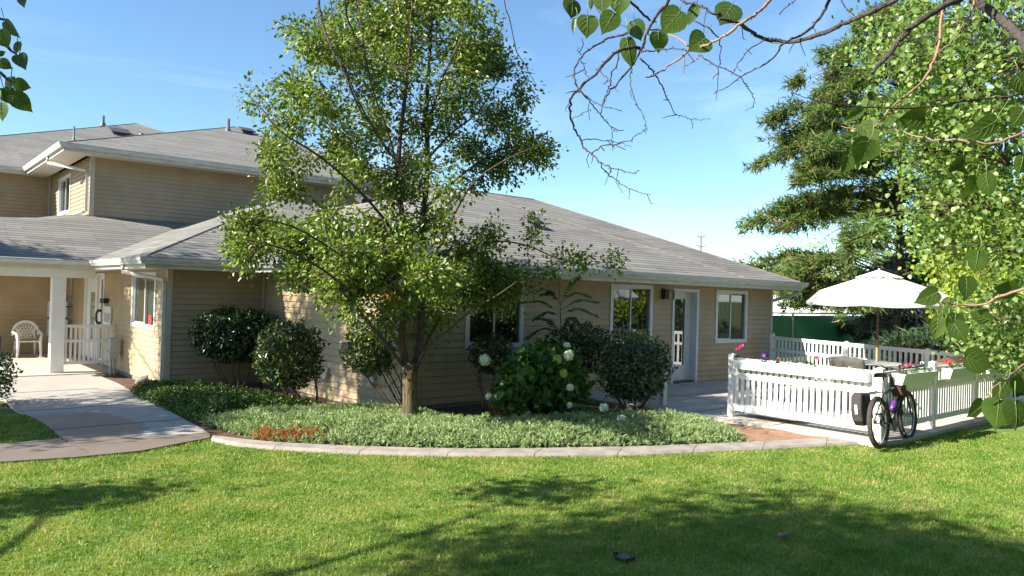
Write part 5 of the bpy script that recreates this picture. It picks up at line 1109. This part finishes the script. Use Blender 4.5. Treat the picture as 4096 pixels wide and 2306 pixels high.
# ash sapling
ba = np.array([8.75, 9.1, 0]); da = np.dot(ba[:2], fwd[:2]); t = thing('ash_sapling', 'young ash sapling with long arching compound leaves above the hydrangea', 'tree', ba)
st = [([ba, atd(1412, 900, da), atd(1411, 830, da), atd(1408, 740, da), atd(1404, 690, da)], [.012, .010, .008, .005, .003])]; pos = []; dd_ = []
for (x0, y0, x1, y1, sg) in ((1411, 790, 1320, 760, .03), (1411, 790, 1500, 795, .03), (1411, 835, 1325, 850, .05), (1411, 820, 1500, 850, .03), (1410, 760, 1480, 745, .03), (1409, 750, 1340, 735, .02), (1412, 860, 1520, 860, .05), (1412, 850, 1360, 800, .04), (1410, 770, 1450, 700, .02), (1410, 720, 1370, 690, .02), (1411, 800, 1350, 800, .03), (1411, 810, 1470, 830, .03), (1412, 840, 1440, 800, .03), (1411, 770, 1370, 740, .03), (1412, 870, 1340, 880, .05), (1412, 870, 1480, 885, .05), (1412, 880, 1390, 850, .04), (1411, 780, 1500, 760, .03), (1412, 850, 1430, 880, .04)):
    a, e = atd(x0, y0, da), atd(x1, y1, da-.15+rng.uniform(-.3, .3)); m_ = (a+e)/2+[0, 0, .10]; pts = smoothpath([a, m_, e], 7); st.append((pts, [.003]*len(pts)))
    for k in range(3, len(pts)):
        tg = pts[k]-pts[k-1]; tg /= np.linalg.norm(tg); s_ = np.cross(tg, [0, 0, 1])
        for sgn in (-1, 1): pos.append(pts[k]); dd_.append(s_*sgn+tg*.7+[0, 0, -.35])
tubes('stems', M['twig'], t, st, 5); leaves('foliage', M['ash_leaf'], t, np.array(pos), np.array(dd_), rnd_unit(len(pos))*.5+[0, 0, 1], .10*rng.uniform(.7, 1.3, len(pos)), width=.46)
# small sprigs
for (x, y, h_, lab) in ((828, 1030, .38, 'single yellow-green sprout rising from the juniper left of the pear trunk'), (1325, 960, .55, 'thin yellow spire of buds rising through the left of the hydrangea'), (1302, 965, .5, 'thin flower spire left of the taller one in the hydrangea')):
    dsp = 10.6 if x < 900 else 10.5; q = atd(x, y, dsp); t = thing('sprout', lab, 'plant', q); n = 30; zz = rng.random(n)*h_; a = rng.uniform(0, 6.3, n); pos = q+np.c_[np.cos(a)*.012, np.sin(a)*.012, zz]
    m_ = MB(); m_.tube([q-[0, 0, .2], q+[0, 0, h_]], [.005, .002], 5); m_.build('stem', M['pale_twig'], t); leaves('foliage', M['lime_leaf'], t, pos, np.c_[np.cos(a), np.sin(a), np.full(n, .4)], rnd_unit(n)*.3+[0, 0, 1], .045 if x < 900 else .02)
# ------------------------------------------------------------------ background trees
def conifer(name, label, base, height, prof, mat, nb, tri, w_, trunkmat='fir_bark', dens=1.0, droopy=.3, lean=(0, 0), trunkr=.2, crownstart=.15, gap=None, bl=1.0):
    """prof: function of relative height -> branch length"""
    base = np.array(base, float); t = thing(name, label, 'tree', base); top = base+np.array([*lean, height]); m_ = MB(); pts = smoothpath([base-[0, 0, .3], base+(top-base)*.35+[.1, 0, 0], base+(top-base)*.7-[.1, 0, 0], top], 5); m_.tube(pts, list(np.linspace(trunkr, .02, len(pts))), 10, cap=False); m_.build('trunk', M[trunkmat], t, smooth=True)
    br = []; P_ = []; D_ = []
    for k in range(nb):
        h = crownstart+(1-crownstart)*(k+rng.random())/nb; a = rng.uniform(0, 2*math.pi); Lb = prof(h, a)*rng.uniform(.75, 1.1)*bl
        if Lb < .1: continue
        p0 = base+(top-base)*h; d = np.array([math.cos(a), math.sin(a), 0]); e = p0+d*Lb+[0, 0, Lb*(.25-droopy)]; m2 = p0+d*Lb*.55+[0, 0, Lb*(.22-droopy*.3)]; bp = smoothpath([p0, m2, e], 4); br.append((bp, list(np.linspace(.010+.005*Lb, .003, len(bp)))))
        ns = int(Lb*15*dens)+3
        for j in range(ns):
            u = rng.uniform(.25, 1.0)**.8; i = min(int(u*(len(bp)-1)), len(bp)-2); q = bp[i]+(bp[i+1]-bp[i])*(u*(len(bp)-1)-i); sd_ = np.cross(d, [0, 0, 1])*rng.choice([-1, 1]); sl = Lb*.30*(1.25-u)+.12
            dirn = sd_*.8+d*rng.uniform(.2, 1)+[0, 0, rng.uniform(-.6, .25)-droopy*.3]; dirn /= np.linalg.norm(dirn)
            for v in np.linspace(0, 1, 5): P_.append(q+dirn*sl*v); D_.append(dirn)
    P_ = np.array(P_); D_ = np.array(D_)
    if gap is not None: kk = ~gap(P_); P_ = P_[kk]; D_ = D_[kk]
    n = len(P_); Vs = []
    for j in range(tri): V, F = blades(P_+rng.normal(size=(n, 3))*.05, D_*.8+rnd_unit(n)*.85+[0, 0, -.05], rnd_unit(n), rng.uniform(.13, .32, n), np.full(n, w_)); Vs.append(V)
    V = np.concatenate(Vs); npmesh('foliage', V, np.arange(len(V)).reshape(-1, 3), M[mat], t); tubes('branches', M[trunkmat], t, br, 4)
    return t
fb_ = at(3585, 1260, 24.0)
def prof_fir(h, a):
    # longest to the left as seen from the lawn, with a notch part way up
    left = .5+.5*math.cos(a-math.atan2(-RT[1], -RT[0])); base_ = np.interp(h, [0, .22, .30, .36, .44, .52, .60, .68, .78, .90, 1.0], [3.6, 4.8, 4.0, 4.5, 3.6, 3.6, 4.6, 3.8, 3.3, 2.2, .4]); return base_*(.72+.32*left)
def firgap(P_):
    v = P_-[fb_[0], fb_[1], 0]; u = v @ rgt; z = P_[:, 2]; nz = noise2(u+9, z*1.15+40, .75)*.65+noise2(u*2+5, z*2.2, .8)*.35
    return (nz > .62) | ((z < 4.9) & (z > 2.5) & (u > -1.9) & (u < 1.9) & (nz > .20)) | ((z < 2.6) & (u > -2.6) & (nz > .42))
conifer('fir_tree', 'tall fir with brown cones and open gaps standing beyond the green fence', (fb_[0], fb_[1], 0), 11.5, prof_fir, 'fir_leaf', 145, 6, .045, dens=1.1, droopy=.25, trunkr=.14, crownstart=.13, gap=firgap, trunkmat='limb_bark')
fs_ = at(3830, 1260, 25.5)
conifer('spruce_tree', 'blue-grey spruce behind the umbrella, right of the tall fir', (fs_[0], fs_[1], 0), 6.6, lambda h, a: 3.6*(1-h)+.3, 'spruce_leaf', 110, 6, .05, dens=1.1, droopy=.15, trunkr=.16, crownstart=.02)
# dark juniper bush beyond the far fence
jb = at(3760, 1330, 17.0); t = thing('juniper_bush', 'dark spreading juniper bush between the green fence and the far picket fence', 'shrub', (jb[0], jb[1], 0))
n = 5200; d = rnd_unit(n); d[:, 2] = abs(d[:, 2]); pos = np.array([jb[0], jb[1], .15])+d*np.array([2.2, 1.6, 1.15])*(rng.random((n, 1))**.35)*(1+.25*(noise2(d[:, 0]*3, d[:, 2]*3+d[:, 1]*2, 2)[:, None]-.5)); Vs = []
for j_ in range(6): V, F = blades(pos+rng.normal(size=(n, 3))*.05, d*[1, 1, .3]+rnd_unit(n)*.6, rnd_unit(n), rng.uniform(.12, .28, n), np.full(n, .035)); Vs.append(V)
V = np.concatenate(Vs); npmesh('foliage', V, np.arange(len(V)).reshape(-1, 3), M['dark_juniper'], t)
tubes('branches', M['bark'], t, [([np.array([jb[0], jb[1], -.2]), np.array([jb[0]+math.cos(a)*1.3, jb[1]+math.sin(a)*1.0, .7])], [.05, .015]) for a in np.arange(0, 6.3, .9)], 5)
def leafy(name, label, base, height, blobs, n, mat, lsize, trunkr=.14, width=.85, droop=.15, nl=7, hang=0, barkmat='bark', spread=1.5, lump=.2):
    base = np.array(base, float); t = thing(name, label, 'tree', base); limbs = []
    top = base+[0, 0, height]; m_ = MB(); pts = smoothpath([base-[0, 0, .3], base+[.1, .05, height*.4], base+[-.1, .1, height*.75], top], 4); rr2 = np.linspace(trunkr, .02, len(pts)); m_.tube(pts, list(rr2), 10, cap=False); m_.build('trunk', M[barkmat], t, smooth=True); limbs.append(list(zip(pts, rr2)))
    br = []
    for c, r_, w_ in blobs:
        s_ = base+[0, 0, min(height*.8, max(.6, (c[2]-base[2])*.55))]; e = np.array(c); m2 = (s_+e)/2+[0, 0, .3]; pp_ = smoothpath([s_, m2, e], 4); r3 = np.linspace(trunkr*.4, .012, len(pp_)); br.append((pp_, list(r3))); limbs.append(list(zip(pp_, r3)))
    tw = sum(w_ for _, _, w_ in blobs); P_ = []; O_ = []
    for c, r_, w_ in blobs:
        k = int(n/nl*w_/tw); p = ellipsoid_pts(k, c, r_, shell=.25, lump=lump, lseed=rng.uniform(0, 99))
        for q in p[:: max(1, len(p)//45)]:
            b_ = closest_on(limbs, q)
            if b_[3] < 3.5: pp_, r3 = twig_path(b_[1], q, .010); br.append((pp_, r3))
        P_.append(np.repeat(p, nl, 0)+rng.normal(size=(len(p)*nl, 3))*lsize*spread)
    P_ = np.concatenate(P_); m = len(P_); d = rnd_unit(m)+[0, 0, -droop*3]; tubes('branches', M[barkmat], t, br, 4)
    leaves('foliage', M[mat], t, P_, d, rnd_unit(m)*.8+[-.3, 0, .4], lsize*rng.uniform(.6, 1.2, m), width=width, fold=.1); return t
def wp(xD, yD, dep): return atd(xD, yD, dep)
# poplar filling the right side
pb2 = np.array([11.2, -2.2, 0])
bl = [(wp(2330, 150, 10), (1.0, 1.0, .8), .9), (wp(2450, 250, 9.5), (1.1, 1.1, .9), 1.4), (wp(2540, 420, 9.5), (1.2, 1.1, 1.0), 1.5), (wp(2330, 380, 10.5), (.8, .8, .65), .8), (wp(2400, 520, 10), (.9, .9, .7), 1.1), (wp(2250, 300, 11), (.6, .6, .5), .35), (wp(2560, 640, 9.5), (.6, .6, .6), .5), (wp(2370, 610, 11), (.5, .5, .35), .3), (wp(2480, 60, 9), (1.0, 1.0, .7), 1.0), (wp(2600, 150, 8.5), (1.1, 1.0, 1.0), 1.0), (wp(2250, 90, 12), (.6, .6, .4), .25), (wp(2500, 800, 10.5), (.5, .5, .35), .3)]
leafy('poplar_tree', 'bright green poplar filling the right side of the photo', pb2, 6.0, bl, 12500, 'poplar_leaf', .072, trunkr=.16, width=.95, nl=15, lump=.4, spread=2.3)
# yellow-green tree behind
yb = at(4060, 1200, 15.0); leafy('maple_tree', 'yellow-green leafy tree low at the right edge beyond the patio', (yb[0], yb[1], 0), 3.2, [(wp(2500, 560, 15), (1.3, 1.3, .9), 1), (wp(2560, 680, 14.5), (1.4, 1.3, .9), 1.2), (wp(2430, 660, 15.5), (1.0, 1.0, .7), .8), (wp(2480, 770, 15), (1.0, 1.0, .6), .9)], 8500, 'yellow_leaf_tree', .085, trunkr=.12)
leafy('maple_tree', 'green leafy bush hanging over the far end of the patio fence', (yb[0]-1.0, yb[1]-1.6, 0), 2.4, [(wp(2520, 800, 12.5), (.9, .9, .6), 1), (wp(2460, 850, 13), (.6, .6, .3), .4), (wp(2580, 880, 12), (.9, .8, .4), .7)], 3500, 'poplar_leaf', .08, trunkr=.1)
# distant yellow-green crowns under the fir
for i, (x, y, dep, r_, lab) in enumerate(((2080, 665, 48, 2.6, 'distant pale yellow-green tree above the house corner'), (2010, 705, 55, 2.0, 'distant small tree low behind the roof end'), (2110, 745, 40, 1.5, 'distant green tree between the roof end and the umbrella'), (2330, 640, 52, 3.5, 'distant tree behind the spruce'), (2450, 680, 45, 3.4, 'distant tree right of the spruce, mostly hidden'))):
    c = atd(x, y, dep); leafy('distant_tree', lab, (c[0], c[1], 0), c[2], [(c, (r_*1.1, r_, r_*.8), 1), (c-[0, 0, r_*.8], (r_*1.3, r_*1.2, r_*.7), 1), (c-[0, 0, r_*1.6], (r_*1.3, r_*1.2, r_*.7), 1)], 2600, 'far_leaf', .16, trunkr=.15)
# hedge-like row that closes the horizon at the right
for i in range(9):
    x = 62+i*1.0; a_ = R(2+i*4.2); c = np.array([62*math.cos(a_), 62*math.sin(a_), 2.0]); 
    leafy('distant_tree', 'far tree %s of the row along the horizon beyond the patio' % ['first from the right', 'second from the right', 'third from the right', 'fourth from the right', 'fifth from the right', 'sixth from the right', 'seventh from the right', 'eighth from the right', 'ninth from the right'][i], (c[0], c[1], 0), 3, [(c, (3.2, 3.2, 2.0), 1), (c+[0, 0, 1.4], (2.0, 2.0, 1.2), .5)], 1300, 'far_leaf', .26)
# ------------------------------------------------------------------ trees just outside the left of the frame (they cast the dappled shade)
def shade_tree(label, base, h, cs, n, ls=.09, tr_=.15):
    leafy('shade_tree', label, base, h, [(np.array(c), r_, w_) for c, r_, w_ in cs], n, 'shade_leaf', ls, trunkr=tr_, nl=22, lump=.5, spread=2.4)

shade_tree('shade tree left of the walkway', (-4.2, 14.0, -.1), 8.0, [((-4.2, 14.0, 4.6), (2.0, 2.1, 1.5), 1.9), ((-3.2, 12.4, 3.6), (1.2, 1.2, .9), .5), ((-4.2, 20.9, 6.6), (.8, .8, .9), .5), ((-4.0, 17.2, 5.6), (.9, 1.1, .7), .4), ((-5.0, 15.5, 4.2), (1.4, 1.3, .9), .6), ((-1.9, 12.6, 2.6), (.5, .6, .4), .2), ((-4.0, 15.7, 7.9), (1.4, 1.8, .9), 1), ((-4.2, 13.1, 7.7), (1.2, .9, .8), .5), ((-4.2, 17.6, 7.0), (.9, .9, .8), .4)], 42000)
shade_tree('shade tree behind the camera left of the lawn', (-3.6, 5.2, 0), 6.0, [((-3.4, 5.2, 5.6), (1.7, 1.5, .9), 1), ((-1.4, 3.9, 4.6), (.9, .8, .5), .45), ((-5.5, 5.8, 6.0), (1.5, 1.3, .8), .6), ((-3.0, 8.6, 2.9), (.5, .25, .22), .12), ((-.3, 6.7, 3.5), (.25, .22, .14), .06), ((-2.2, 4.0, 5.0), (1.3, .9, .5), .7), ((.2, 3.3, 3.9), (.6, .4, .3), .25)], 27000)
# ------------------------------------------------------------------ aspen branches hanging close to the lens
def heart(mb, c, length, ang, wr, yaw, pitch, curl=.12, cup=.10):
    """one heart-shaped leaf with a petiole; built flat, then turned in space"""
    X = RT; Y = UP; Z = -fw
    a = R(ang); tip = math.cos(a)*X+math.sin(a)*Y; side = -math.sin(a)*X+math.cos(a)*Y; nrm = np.array(Z)
    def rotv(v, ax, th): q = Quaternion(Vector(ax), th); return np.array(q @ Vector(v))
    side2 = rotv(side, tip, yaw); nrm2 = rotv(nrm, tip, yaw); tip2 = rotv(tip, side2, pitch); nrm3 = rotv(nrm2, side2, pitch)
    prof = [(-.42, .0), (-.47, .16), (-.42, .34), (-.26, .47), (-.05, .50), (.14, .42), (.30, .28), (.42, .13), (.50, .05), (.58, .0)]
    vs = []; k = len(prof)
    for sgn in (1, -1):
        for (t, w_) in prof: vs.append(c+length*(t*tip2+sgn*w_*wr*side2+(cup*w_*1.3-curl*(t+.1)**2)*nrm3))
    for (t, w_) in prof: vs.append(c+length*(max(t, -.36)*tip2+(-curl*(t+.1)**2)*nrm3))
    fs = []
    for i in range(k-1): fs.append((2*k+i, i, i+1, 2*k+i+1)); fs.append((2*k+i, 2*k+i+1, k+i+1, k+i))
    mb.add(vs, fs); f0 = len(mb.f)
    def onleaf(t, w_, o): return c+length*(t*tip2+w_*wr*side2+(cup*abs(w_)*1.3-curl*(t+.1)**2)*nrm3)+nrm3*o
    for o in (.0007, -.0007):
        mb.tube([onleaf(t, 0, o) for t in (-.40, -.1, .2, .5)], [.0011, .0008, .0005, .0002], 4, False)
        for t0, t1, w1 in ((-.34, -.12, .36), (-.2, .08, .36), (0, .26, .24)):
            for sg in (1, -1): mb.tube([onleaf(t0, 0, o), onleaf((t0+t1)/2-.02, sg*w1*.55, o), onleaf(t1, sg*w1, o)], [.0005, .0004, .0002], 3, False)
    mb.rib = getattr(mb, 'rib', []); mb.rib.append((f0, len(mb.f))); return c-length*.38*tip2, tip2
near = []
for row in ("2290 30 88 -100 .95", "2350 102 92 -92 1.0", "2297 104 70 -95 .3", "2436 88 104 -120 .85", "2409 14 76 -90 1", "2480 14 88 -95 1", "2547 118 92 -70 .8", "2516 204 126 -80 .55", "2690 85 116 -130 1", "2635 165 84 -85 1.05", "2795 174 104 -140 1.05", "2910 53 116 -120 1.0", "2773 56 84 -115 .6", "2364 18 42 -90 .45",
            "3454 602 112 -110 1.1", "3386 652 92 -110 .75", "3473 528 108 -60 1", "3417 456 110 215 .45", "3312 546 92 -125 .35", "3653 472 112 -170 .85", "3932 515 150 210 .6", "3889 745 94 -100 .9", "3951 739 96 -80 .8", "3827 658 104 215 .5", "4085 335 96 -60 .9", "4075 470 84 -120 .9", "4085 660 80 -100 .8", "3560 480 60 60 .6", "3490 385 52 20 .8", "3470 410 52 70 .7",
            "3712 1189 108 205 .7", "3907 1043 94 -100 1", "3867 1149 96 -90 .8", "4028 1161 94 170 .85", "3817 1295 96 -100 .9", "3749 1310 96 -95 .75", "3836 1325 92 -60 .85", "3923 1267 84 160 .7", "3780 1230 92 -120 .5", "3907 1447 128 -20 .85", "3991 1652 128 -105 1", "3908 1640 96 -150 .9", "4065 1655 120 -95 .95", "4003 1560 100 -130 .8", "4085 1535 96 -60 .9",
            "45 114 92 -50 .5", "14 152 74 -70 .85", "67 190 54 -90 1", "86 245 86 -62 .7", "21 259 52 -30 .9", "41 331 58 -90 .9", "31 383 76 -60 .9", "86 341 62 -20 .9", "83 407 98 -40 .75", "5 445 76 -90 .9", "93 0 62 -80 .8", "4 214 34 20 .7"):
    near.append([float(v) for v in row.split()])
asp = thing('aspen_tree', 'aspen whose dark twigs and large round leaves hang close in from the top and right', 'tree', at(5900, 1200, 2.6)*[1, 1, 0])
lt = thing('aspen_tree', 'aspen of which only a few hanging leaves reach in at the top left corner', 'tree', at(-900, 1200, 2.7)*[1, 1, 0])
def C7(l): return [(2100+x/1.611, y/1.611) for x, y in l]
def C8(l): return [(2900+x/1.3186, y/1.3186) for x, y in l]
def C5(l): return [(2700+x/1.611, 1000+y/1.611) for x, y in l]
def CD(l): return [(x*K, y*K) for x, y in l]
tw_ = [
 (C7([(960, -260), (925, 0), (860, 90), (800, 180), (755, 300), (745, 330), (690, 430), (600, 530), (540, 600), (500, 670), (490, 740)]), .009, .0025, 'd'),
 (C7([(740, 310), (620, 320), (540, 380), (450, 480), (350, 570), (300, 630), (285, 690), (295, 770), (330, 850), (365, 910), (390, 965), (430, 990), (485, 1045), (550, 1080), (600, 1095), (690, 1115), (735, 1100)]), .0085, .0014, 'd'),
 (C7([(485, 1045), (500, 1090), (540, 1125), (600, 1170), (665, 1210), (740, 1240), (815, 1262)]), .0032, .0013, 'd'),
 (C7([(750, 190), (650, 215), (560, 240), (480, 280), (410, 320), (350, 390), (320, 460), (325, 520), (350, 580), (400, 640), (450, 690), (490, 750), (540, 800), (570, 840), (595, 850)]), .0062, .0012, 'd'),
 (C7([(365, 900), (440, 898), (530, 903), (620, 925), (685, 948)]), .003, .0012, 'd'),
 (C7([(430, 990), (510, 938), (600, 930), (680, 900), (740, 865), (775, 845), (785, 820)]), .003, .0012, 'd'),
 (C7([(700, 400), (685, 430), (675, 520), (700, 620), (730, 690), (760, 740), (778, 800), (790, 845)]), .0038, .0012, 'd'),
 (C7([(740, 380), (800, 440), (850, 500), (890, 580), (925, 650), (960, 720), (1010, 750), (1070, 765), (1200, 768)]), .0042, .0014, 'd'),
 (C7([(745, 325), (830, 325), (900, 315), (1000, 318), (1060, 318)]), .004, .002, 'd'),
 (C7([(470, 440), (520, 500), (550, 540), (610, 600)]), .003, .0012, 'd'), (C7([(610, 330), (590, 420), (555, 480), (550, 540), (530, 600), (510, 680)]), .004, .0014, 'd'),
 (C7([(340, 570), (420, 640), (500, 680), (570, 700), (632, 717)]), .003, .0012, 'd'), (C7([(300, 768), (350, 745), (400, 715), (430, 708)]), .002, .001, 'd'), (C7([(550, 1080), (555, 1100), (540, 1125)]), .002, .0015, 'd'), (C7([(676, 1213), (678, 1295)]), .002, .001, 'd'), (C7([(560, 840), (562, 920), (568, 980)]), .002, .001, 'd'),
 (C7([(430, 0), (480, 80), (540, 130), (660, 180)]), .003, .002, 'd'), (C7([(680, 10), (740, 70), (800, 130)]), .006, .005, 'd'), (C7([(360, 395), (385, 440), (390, 480), (410, 495)]), .0022, .001, 'd'), (C7([(335, 305), (345, 340), (370, 358)]), .002, .001, 'd'),
 (C7([(1660, -120), (1580, 0), (1500, 80), (1400, 150), (1300, 220), (1200, 280), (1130, 305), (1070, 315), (1010, 370), (940, 410), (880, 460), (820, 495), (765, 495)]), .0075, .0035, 'p'),
 (C7([(780, 195), (870, 195), (950, 230), (1030, 280), (1060, 315)]), .0045, .004, 'p'), (C7([(1130, 320), (1120, 370), (1070, 410), (1022, 432)]), .0035, .002, 'p'),
 (C7([(700, -260), (1000, 0), (1090, 20), (1150, 50), (1210, 85), (1300, 110), (1400, 170), (1500, 230), (1560, 255), (1620, 268)]), .0055, .006, 'd'),
 (C7([(1085, 140), (1180, 180), (1250, 250), (1260, 330), (1248, 440), (1245, 560), (1230, 640)]), .0035, .0012, 'd'), (C7([(1135, 365), (1200, 410), (1310, 460), (1390, 500), (1440, 570), (1475, 640), (1470, 690), (1420, 710)]), .0035, .0012, 'd'),
 (C8([(-30, 100), (80, 130), (190, 200), (260, 215), (370, 220), (450, 200), (560, 160), (640, 120), (760, 70), (900, 0), (1050, -120)]), .008, .014, 'd'),
 (C8([(600, -160), (550, 0), (510, 80), (440, 160), (350, 210), (300, 235), (270, 290), (200, 345), (110, 390), (0, 465), (-60, 500)]), .009, .002, 'd'),
 (C8([(700, -160), (620, 0), (700, 100)]), .004, .003, 'd'), (C8([(220, 205), (120, 270), (60, 350), (35, 400)]), .003, .0015, 'd'), (C8([(285, 80), (330, 30), (380, 0)]), .003, .002, 'd'),
 (C8([(770, 385), (850, 300), (930, 200), (1020, 120), (1130, 50), (1260, -20), (1400, -160)]), .009, .020, 'd'), (C8([(835, 420), (870, 320), (900, 250), (1000, 210), (1120, 180)]), .003, .006, 'd'),
 (C8([(1200, -220), (1160, 0), (1140, 100), (1130, 230), (1100, 320), (1050, 420), (960, 500), (900, 550), (850, 600), (810, 650), (740, 685), (610, 670)]), .011, .002, 'p'),
 (C8([(1150, -180), (1300, -20), (1400, 60), (1500, 140), (1577, 230), (1700, 400)]), .018, .030, 'd'),
 (C8([(850, 660), (950, 700), (1100, 735), (1250, 740), (1400, 760), (1577, 705), (1760, 640)]), .003, .007, 'p'),
 (C8([(340, 470), (400, 510), (500, 535), (650, 560), (780, 570), (960, 570), (1200, 545), (1400, 520), (1577, 495), (1760, 450)]), .002, .006, 'd'),
 (C8([(1120, 290), (1200, 210), (1260, 130), (1310, 30), (1330, -160)]), .003, .006, 'p'), (C8([(1200, 440), (1300, 350), (1400, 270), (1500, 200), (1620, 120)]), .002, .005, 'd'),
 (C5([(1680, 335), (1760, 345), (1850, 355), (1980, 350), (2100, 300), (2249, 250), (2450, 150)]), .003, .008, 'p'),
 (C5([(2010, 960), (2060, 880), (2140, 840), (2180, 800), (2249, 740), (2450, 600)]), .003, .006, 'p'),
 (CD([(790, -200), (800, 0), (805, 40), (830, 110), (860, 170), (880, 210), (905, 280), (940, 320), (965, 360), (990, 390), (1010, 430), (1030, 480)]), .0085, .002, 'd'),
 (CD([(860, -200), (868, 0), (880, 60), (910, 120), (980, 160), (1040, 185), (1080, 215), (1100, 260)]), .006, .002, 'd'),
 (CD([(892, 235), (930, 225), (975, 232), (1010, 262), (1030, 300), (1040, 340)]), .003, .0014, 'd'),
 (CD([(1265, -200), (1270, 0), (1282, 50), (1300, 130), (1330, 180), (1350, 220)]), .004, .0014, 'd'),
]
for pts, ra, rb, kind in tw_:
    ph = rng.uniform(0, 6.3); dep0 = 2.15+rng.uniform(-.15, .2); P3 = [at(x, y, dep0+.12*math.sin(ph+i*.5)) for i, (x, y) in enumerate(pts)]; sp2 = smoothpath(P3, 4); n = len(sp2)
    sp2 = [q+rng.normal(size=3)*.0016 for q in sp2]; rad = np.linspace(ra, rb, n)*.56; m_ = MB()
    m_.tube(sp2, [r_*rng.uniform(.85, 1.2) for r_ in rad], 7)
    for k in range(2, n-2):                       # knobbly buds and short spurs
        if rng.random() < .45: dd_ = rnd_unit(1)[0]; m_.tube([sp2[k], sp2[k]+dd_*(rad[k]+.006)], [rad[k]*.5, .0012], 4)
        if rng.random() < .05 and ra < .012: e = sp2[k]+(rng.normal(size=3)*.02+np.array([0, 0, -.025])); m_.tube([sp2[k], (sp2[k]+e)/2+rng.normal(size=3)*.006, e], [.0016, .0013, .0009], 4)
    m_.build('branch', M['dark_twig' if kind == 'd' else 'pale_twig'], asp, smooth=True)
tkp = np.array(asp.location); top = at(5850, -900, 2.6)
m_ = MB(); m_.tube(smoothpath([tkp-[0, 0, .2], tkp+[.02, 0, 1.2], at(5860, 100, 2.6), top], 5), list(np.linspace(.15, .07, 16)), 14); m_.build('trunk', M['bark'], asp, smooth=True)
m_ = MB(); m_.tube(smoothpath([at(5860, 100, 2.6), at(4500, -260, 2.5), at(3500, -330, 2.3), at(2700, -300, 2.2), at(1900, -330, 2.2), at(1100, -360, 2.15), at(700, -300, 2.15)], 5), list(np.linspace(.05, .008, 31)), 10); m_.build('limb', M['bark'], asp, smooth=True)
ltp = np.array(lt.location); m_ = MB(); m_.tube(smoothpath([ltp-[0, 0, .2], ltp+[0, 0, 1.4], at(-800, -200, 2.6)], 5), list(np.linspace(.12, .06, 11)), 12); m_.build('trunk', M['bark'], lt, smooth=True)
m_ = MB()
for l in ([(-800, 100), (-400, 20), (-100, 60), (10, 78), (25, 85)], [(-400, 20), (-200, 150), (0, 175), (45, 205), (75, 225)], [(-400, 20), (-200, 200), (-20, 280), (30, 318), (60, 335)], [(-400, 20), (-150, -120), (60, -40), (93, -20)]):
    sp2 = smoothpath([at(x, y, 2.2) for x, y in l], 4); m_.tube(sp2, list(np.linspace(.01, .0015, len(sp2))), 6)
m_.build('branch', M['dark_twig'], lt, smooth=True)
la = {True: MB(), False: MB()}; pe = {True: MB(), False: MB()}
for (x, y, ln, ang, wr) in near:
    left = x < 500; dep = 2.1+rng.uniform(-.15, .25); c = at(x, y, dep); L_ = ln/FPX*dep; yaw = rng.uniform(-.45, .45); bpt, tp = heart(la[left], c, L_, ang, wr, yaw, rng.uniform(-.35, .35), curl=rng.uniform(.05, .25), cup=rng.uniform(-.15, .2))
    e = bpt-tp*L_*.35+np.array([0, 0, L_*.35]); f0 = len(la[left].f); la[left].tube([bpt, (bpt+e)/2+rng.normal(size=3)*.004, e], [.0012, .0012, .0015], 4); la[left].rib.append((f0, len(la[left].f)))
for left, par in ((True, lt), (False, asp)):
    fo = la[left].build('foliage', M['near_leaf'], par, smooth=True); fo.data.materials.append(M['leaf_rib']); [setattr(fo.data.polygons[q], 'material_index', 1) for f0, f1 in la[left].rib for q in range(f0, f1)]; pass
# trees on the far side of the lawn, behind the camera: they darken the sky light and show in the window panes
for i, (x, y, h, r_) in enumerate(((-8, -6.5, 10, 4.6), (-1, -8.5, 11, 4.8), (6, -9.5, 11, 5), (14, -10, 11, 5), (22, -9, 10, 5), (30, -7, 9.5, 4.5))):
    leafy('park_tree', 'park tree behind the photographer, number %s along the far edge of the lawn' % ['one', 'two', 'three', 'four', 'five', 'six'][i], (x, y, 0), h*.8, [(np.array([x, y, h*.62]), (r_, r_, h*.42), 1), (np.array([x+r_*.5, y, h*.3]), (r_*.8, r_*.7, h*.28), .5)], 5000, 'shade_leaf', .42, trunkr=.2)
# small things on the lawn
p = gp(2500, 2237); t = thing('valve_cover', 'small dark irrigation valve cover sunk in the shaded lawn', 'valve cover', p); m_ = MB(); m_.box(p[0]-.05, p[0]+.05, p[1]-.05, p[1]+.05, -.03, .022); m_.build('lid', M['black_plastic'], t, bevel=.006); m_ = MB(); m_.lathe((p[0], p[1]+.09, -.02), [(0, .05), (.018, .05), (.02, .0)], 10); m_.build('sprinkler_head', M['black_plastic'], t)
n = 120; r_ = rng.uniform(3.4, 9.5, n); a_ = rng.uniform(R(15), R(84), n); x_, y_ = r_*np.cos(a_), r_*np.sin(a_); k_ = ~blocked(x_, y_); x_, y_ = x_[k_], y_[k_]; n = len(x_)
tag(leaves('fallen_leaves', M['dry_leaf'], None, np.c_[x_, y_, np.full(n, .022)], rnd_unit(n)*[1, 1, .2], rnd_unit(n)*.3+[0, 0, 1], rng.uniform(.02, .045, n)), 'small dry brown leaves scattered over the lawn', 'leaves', kind='stuff')
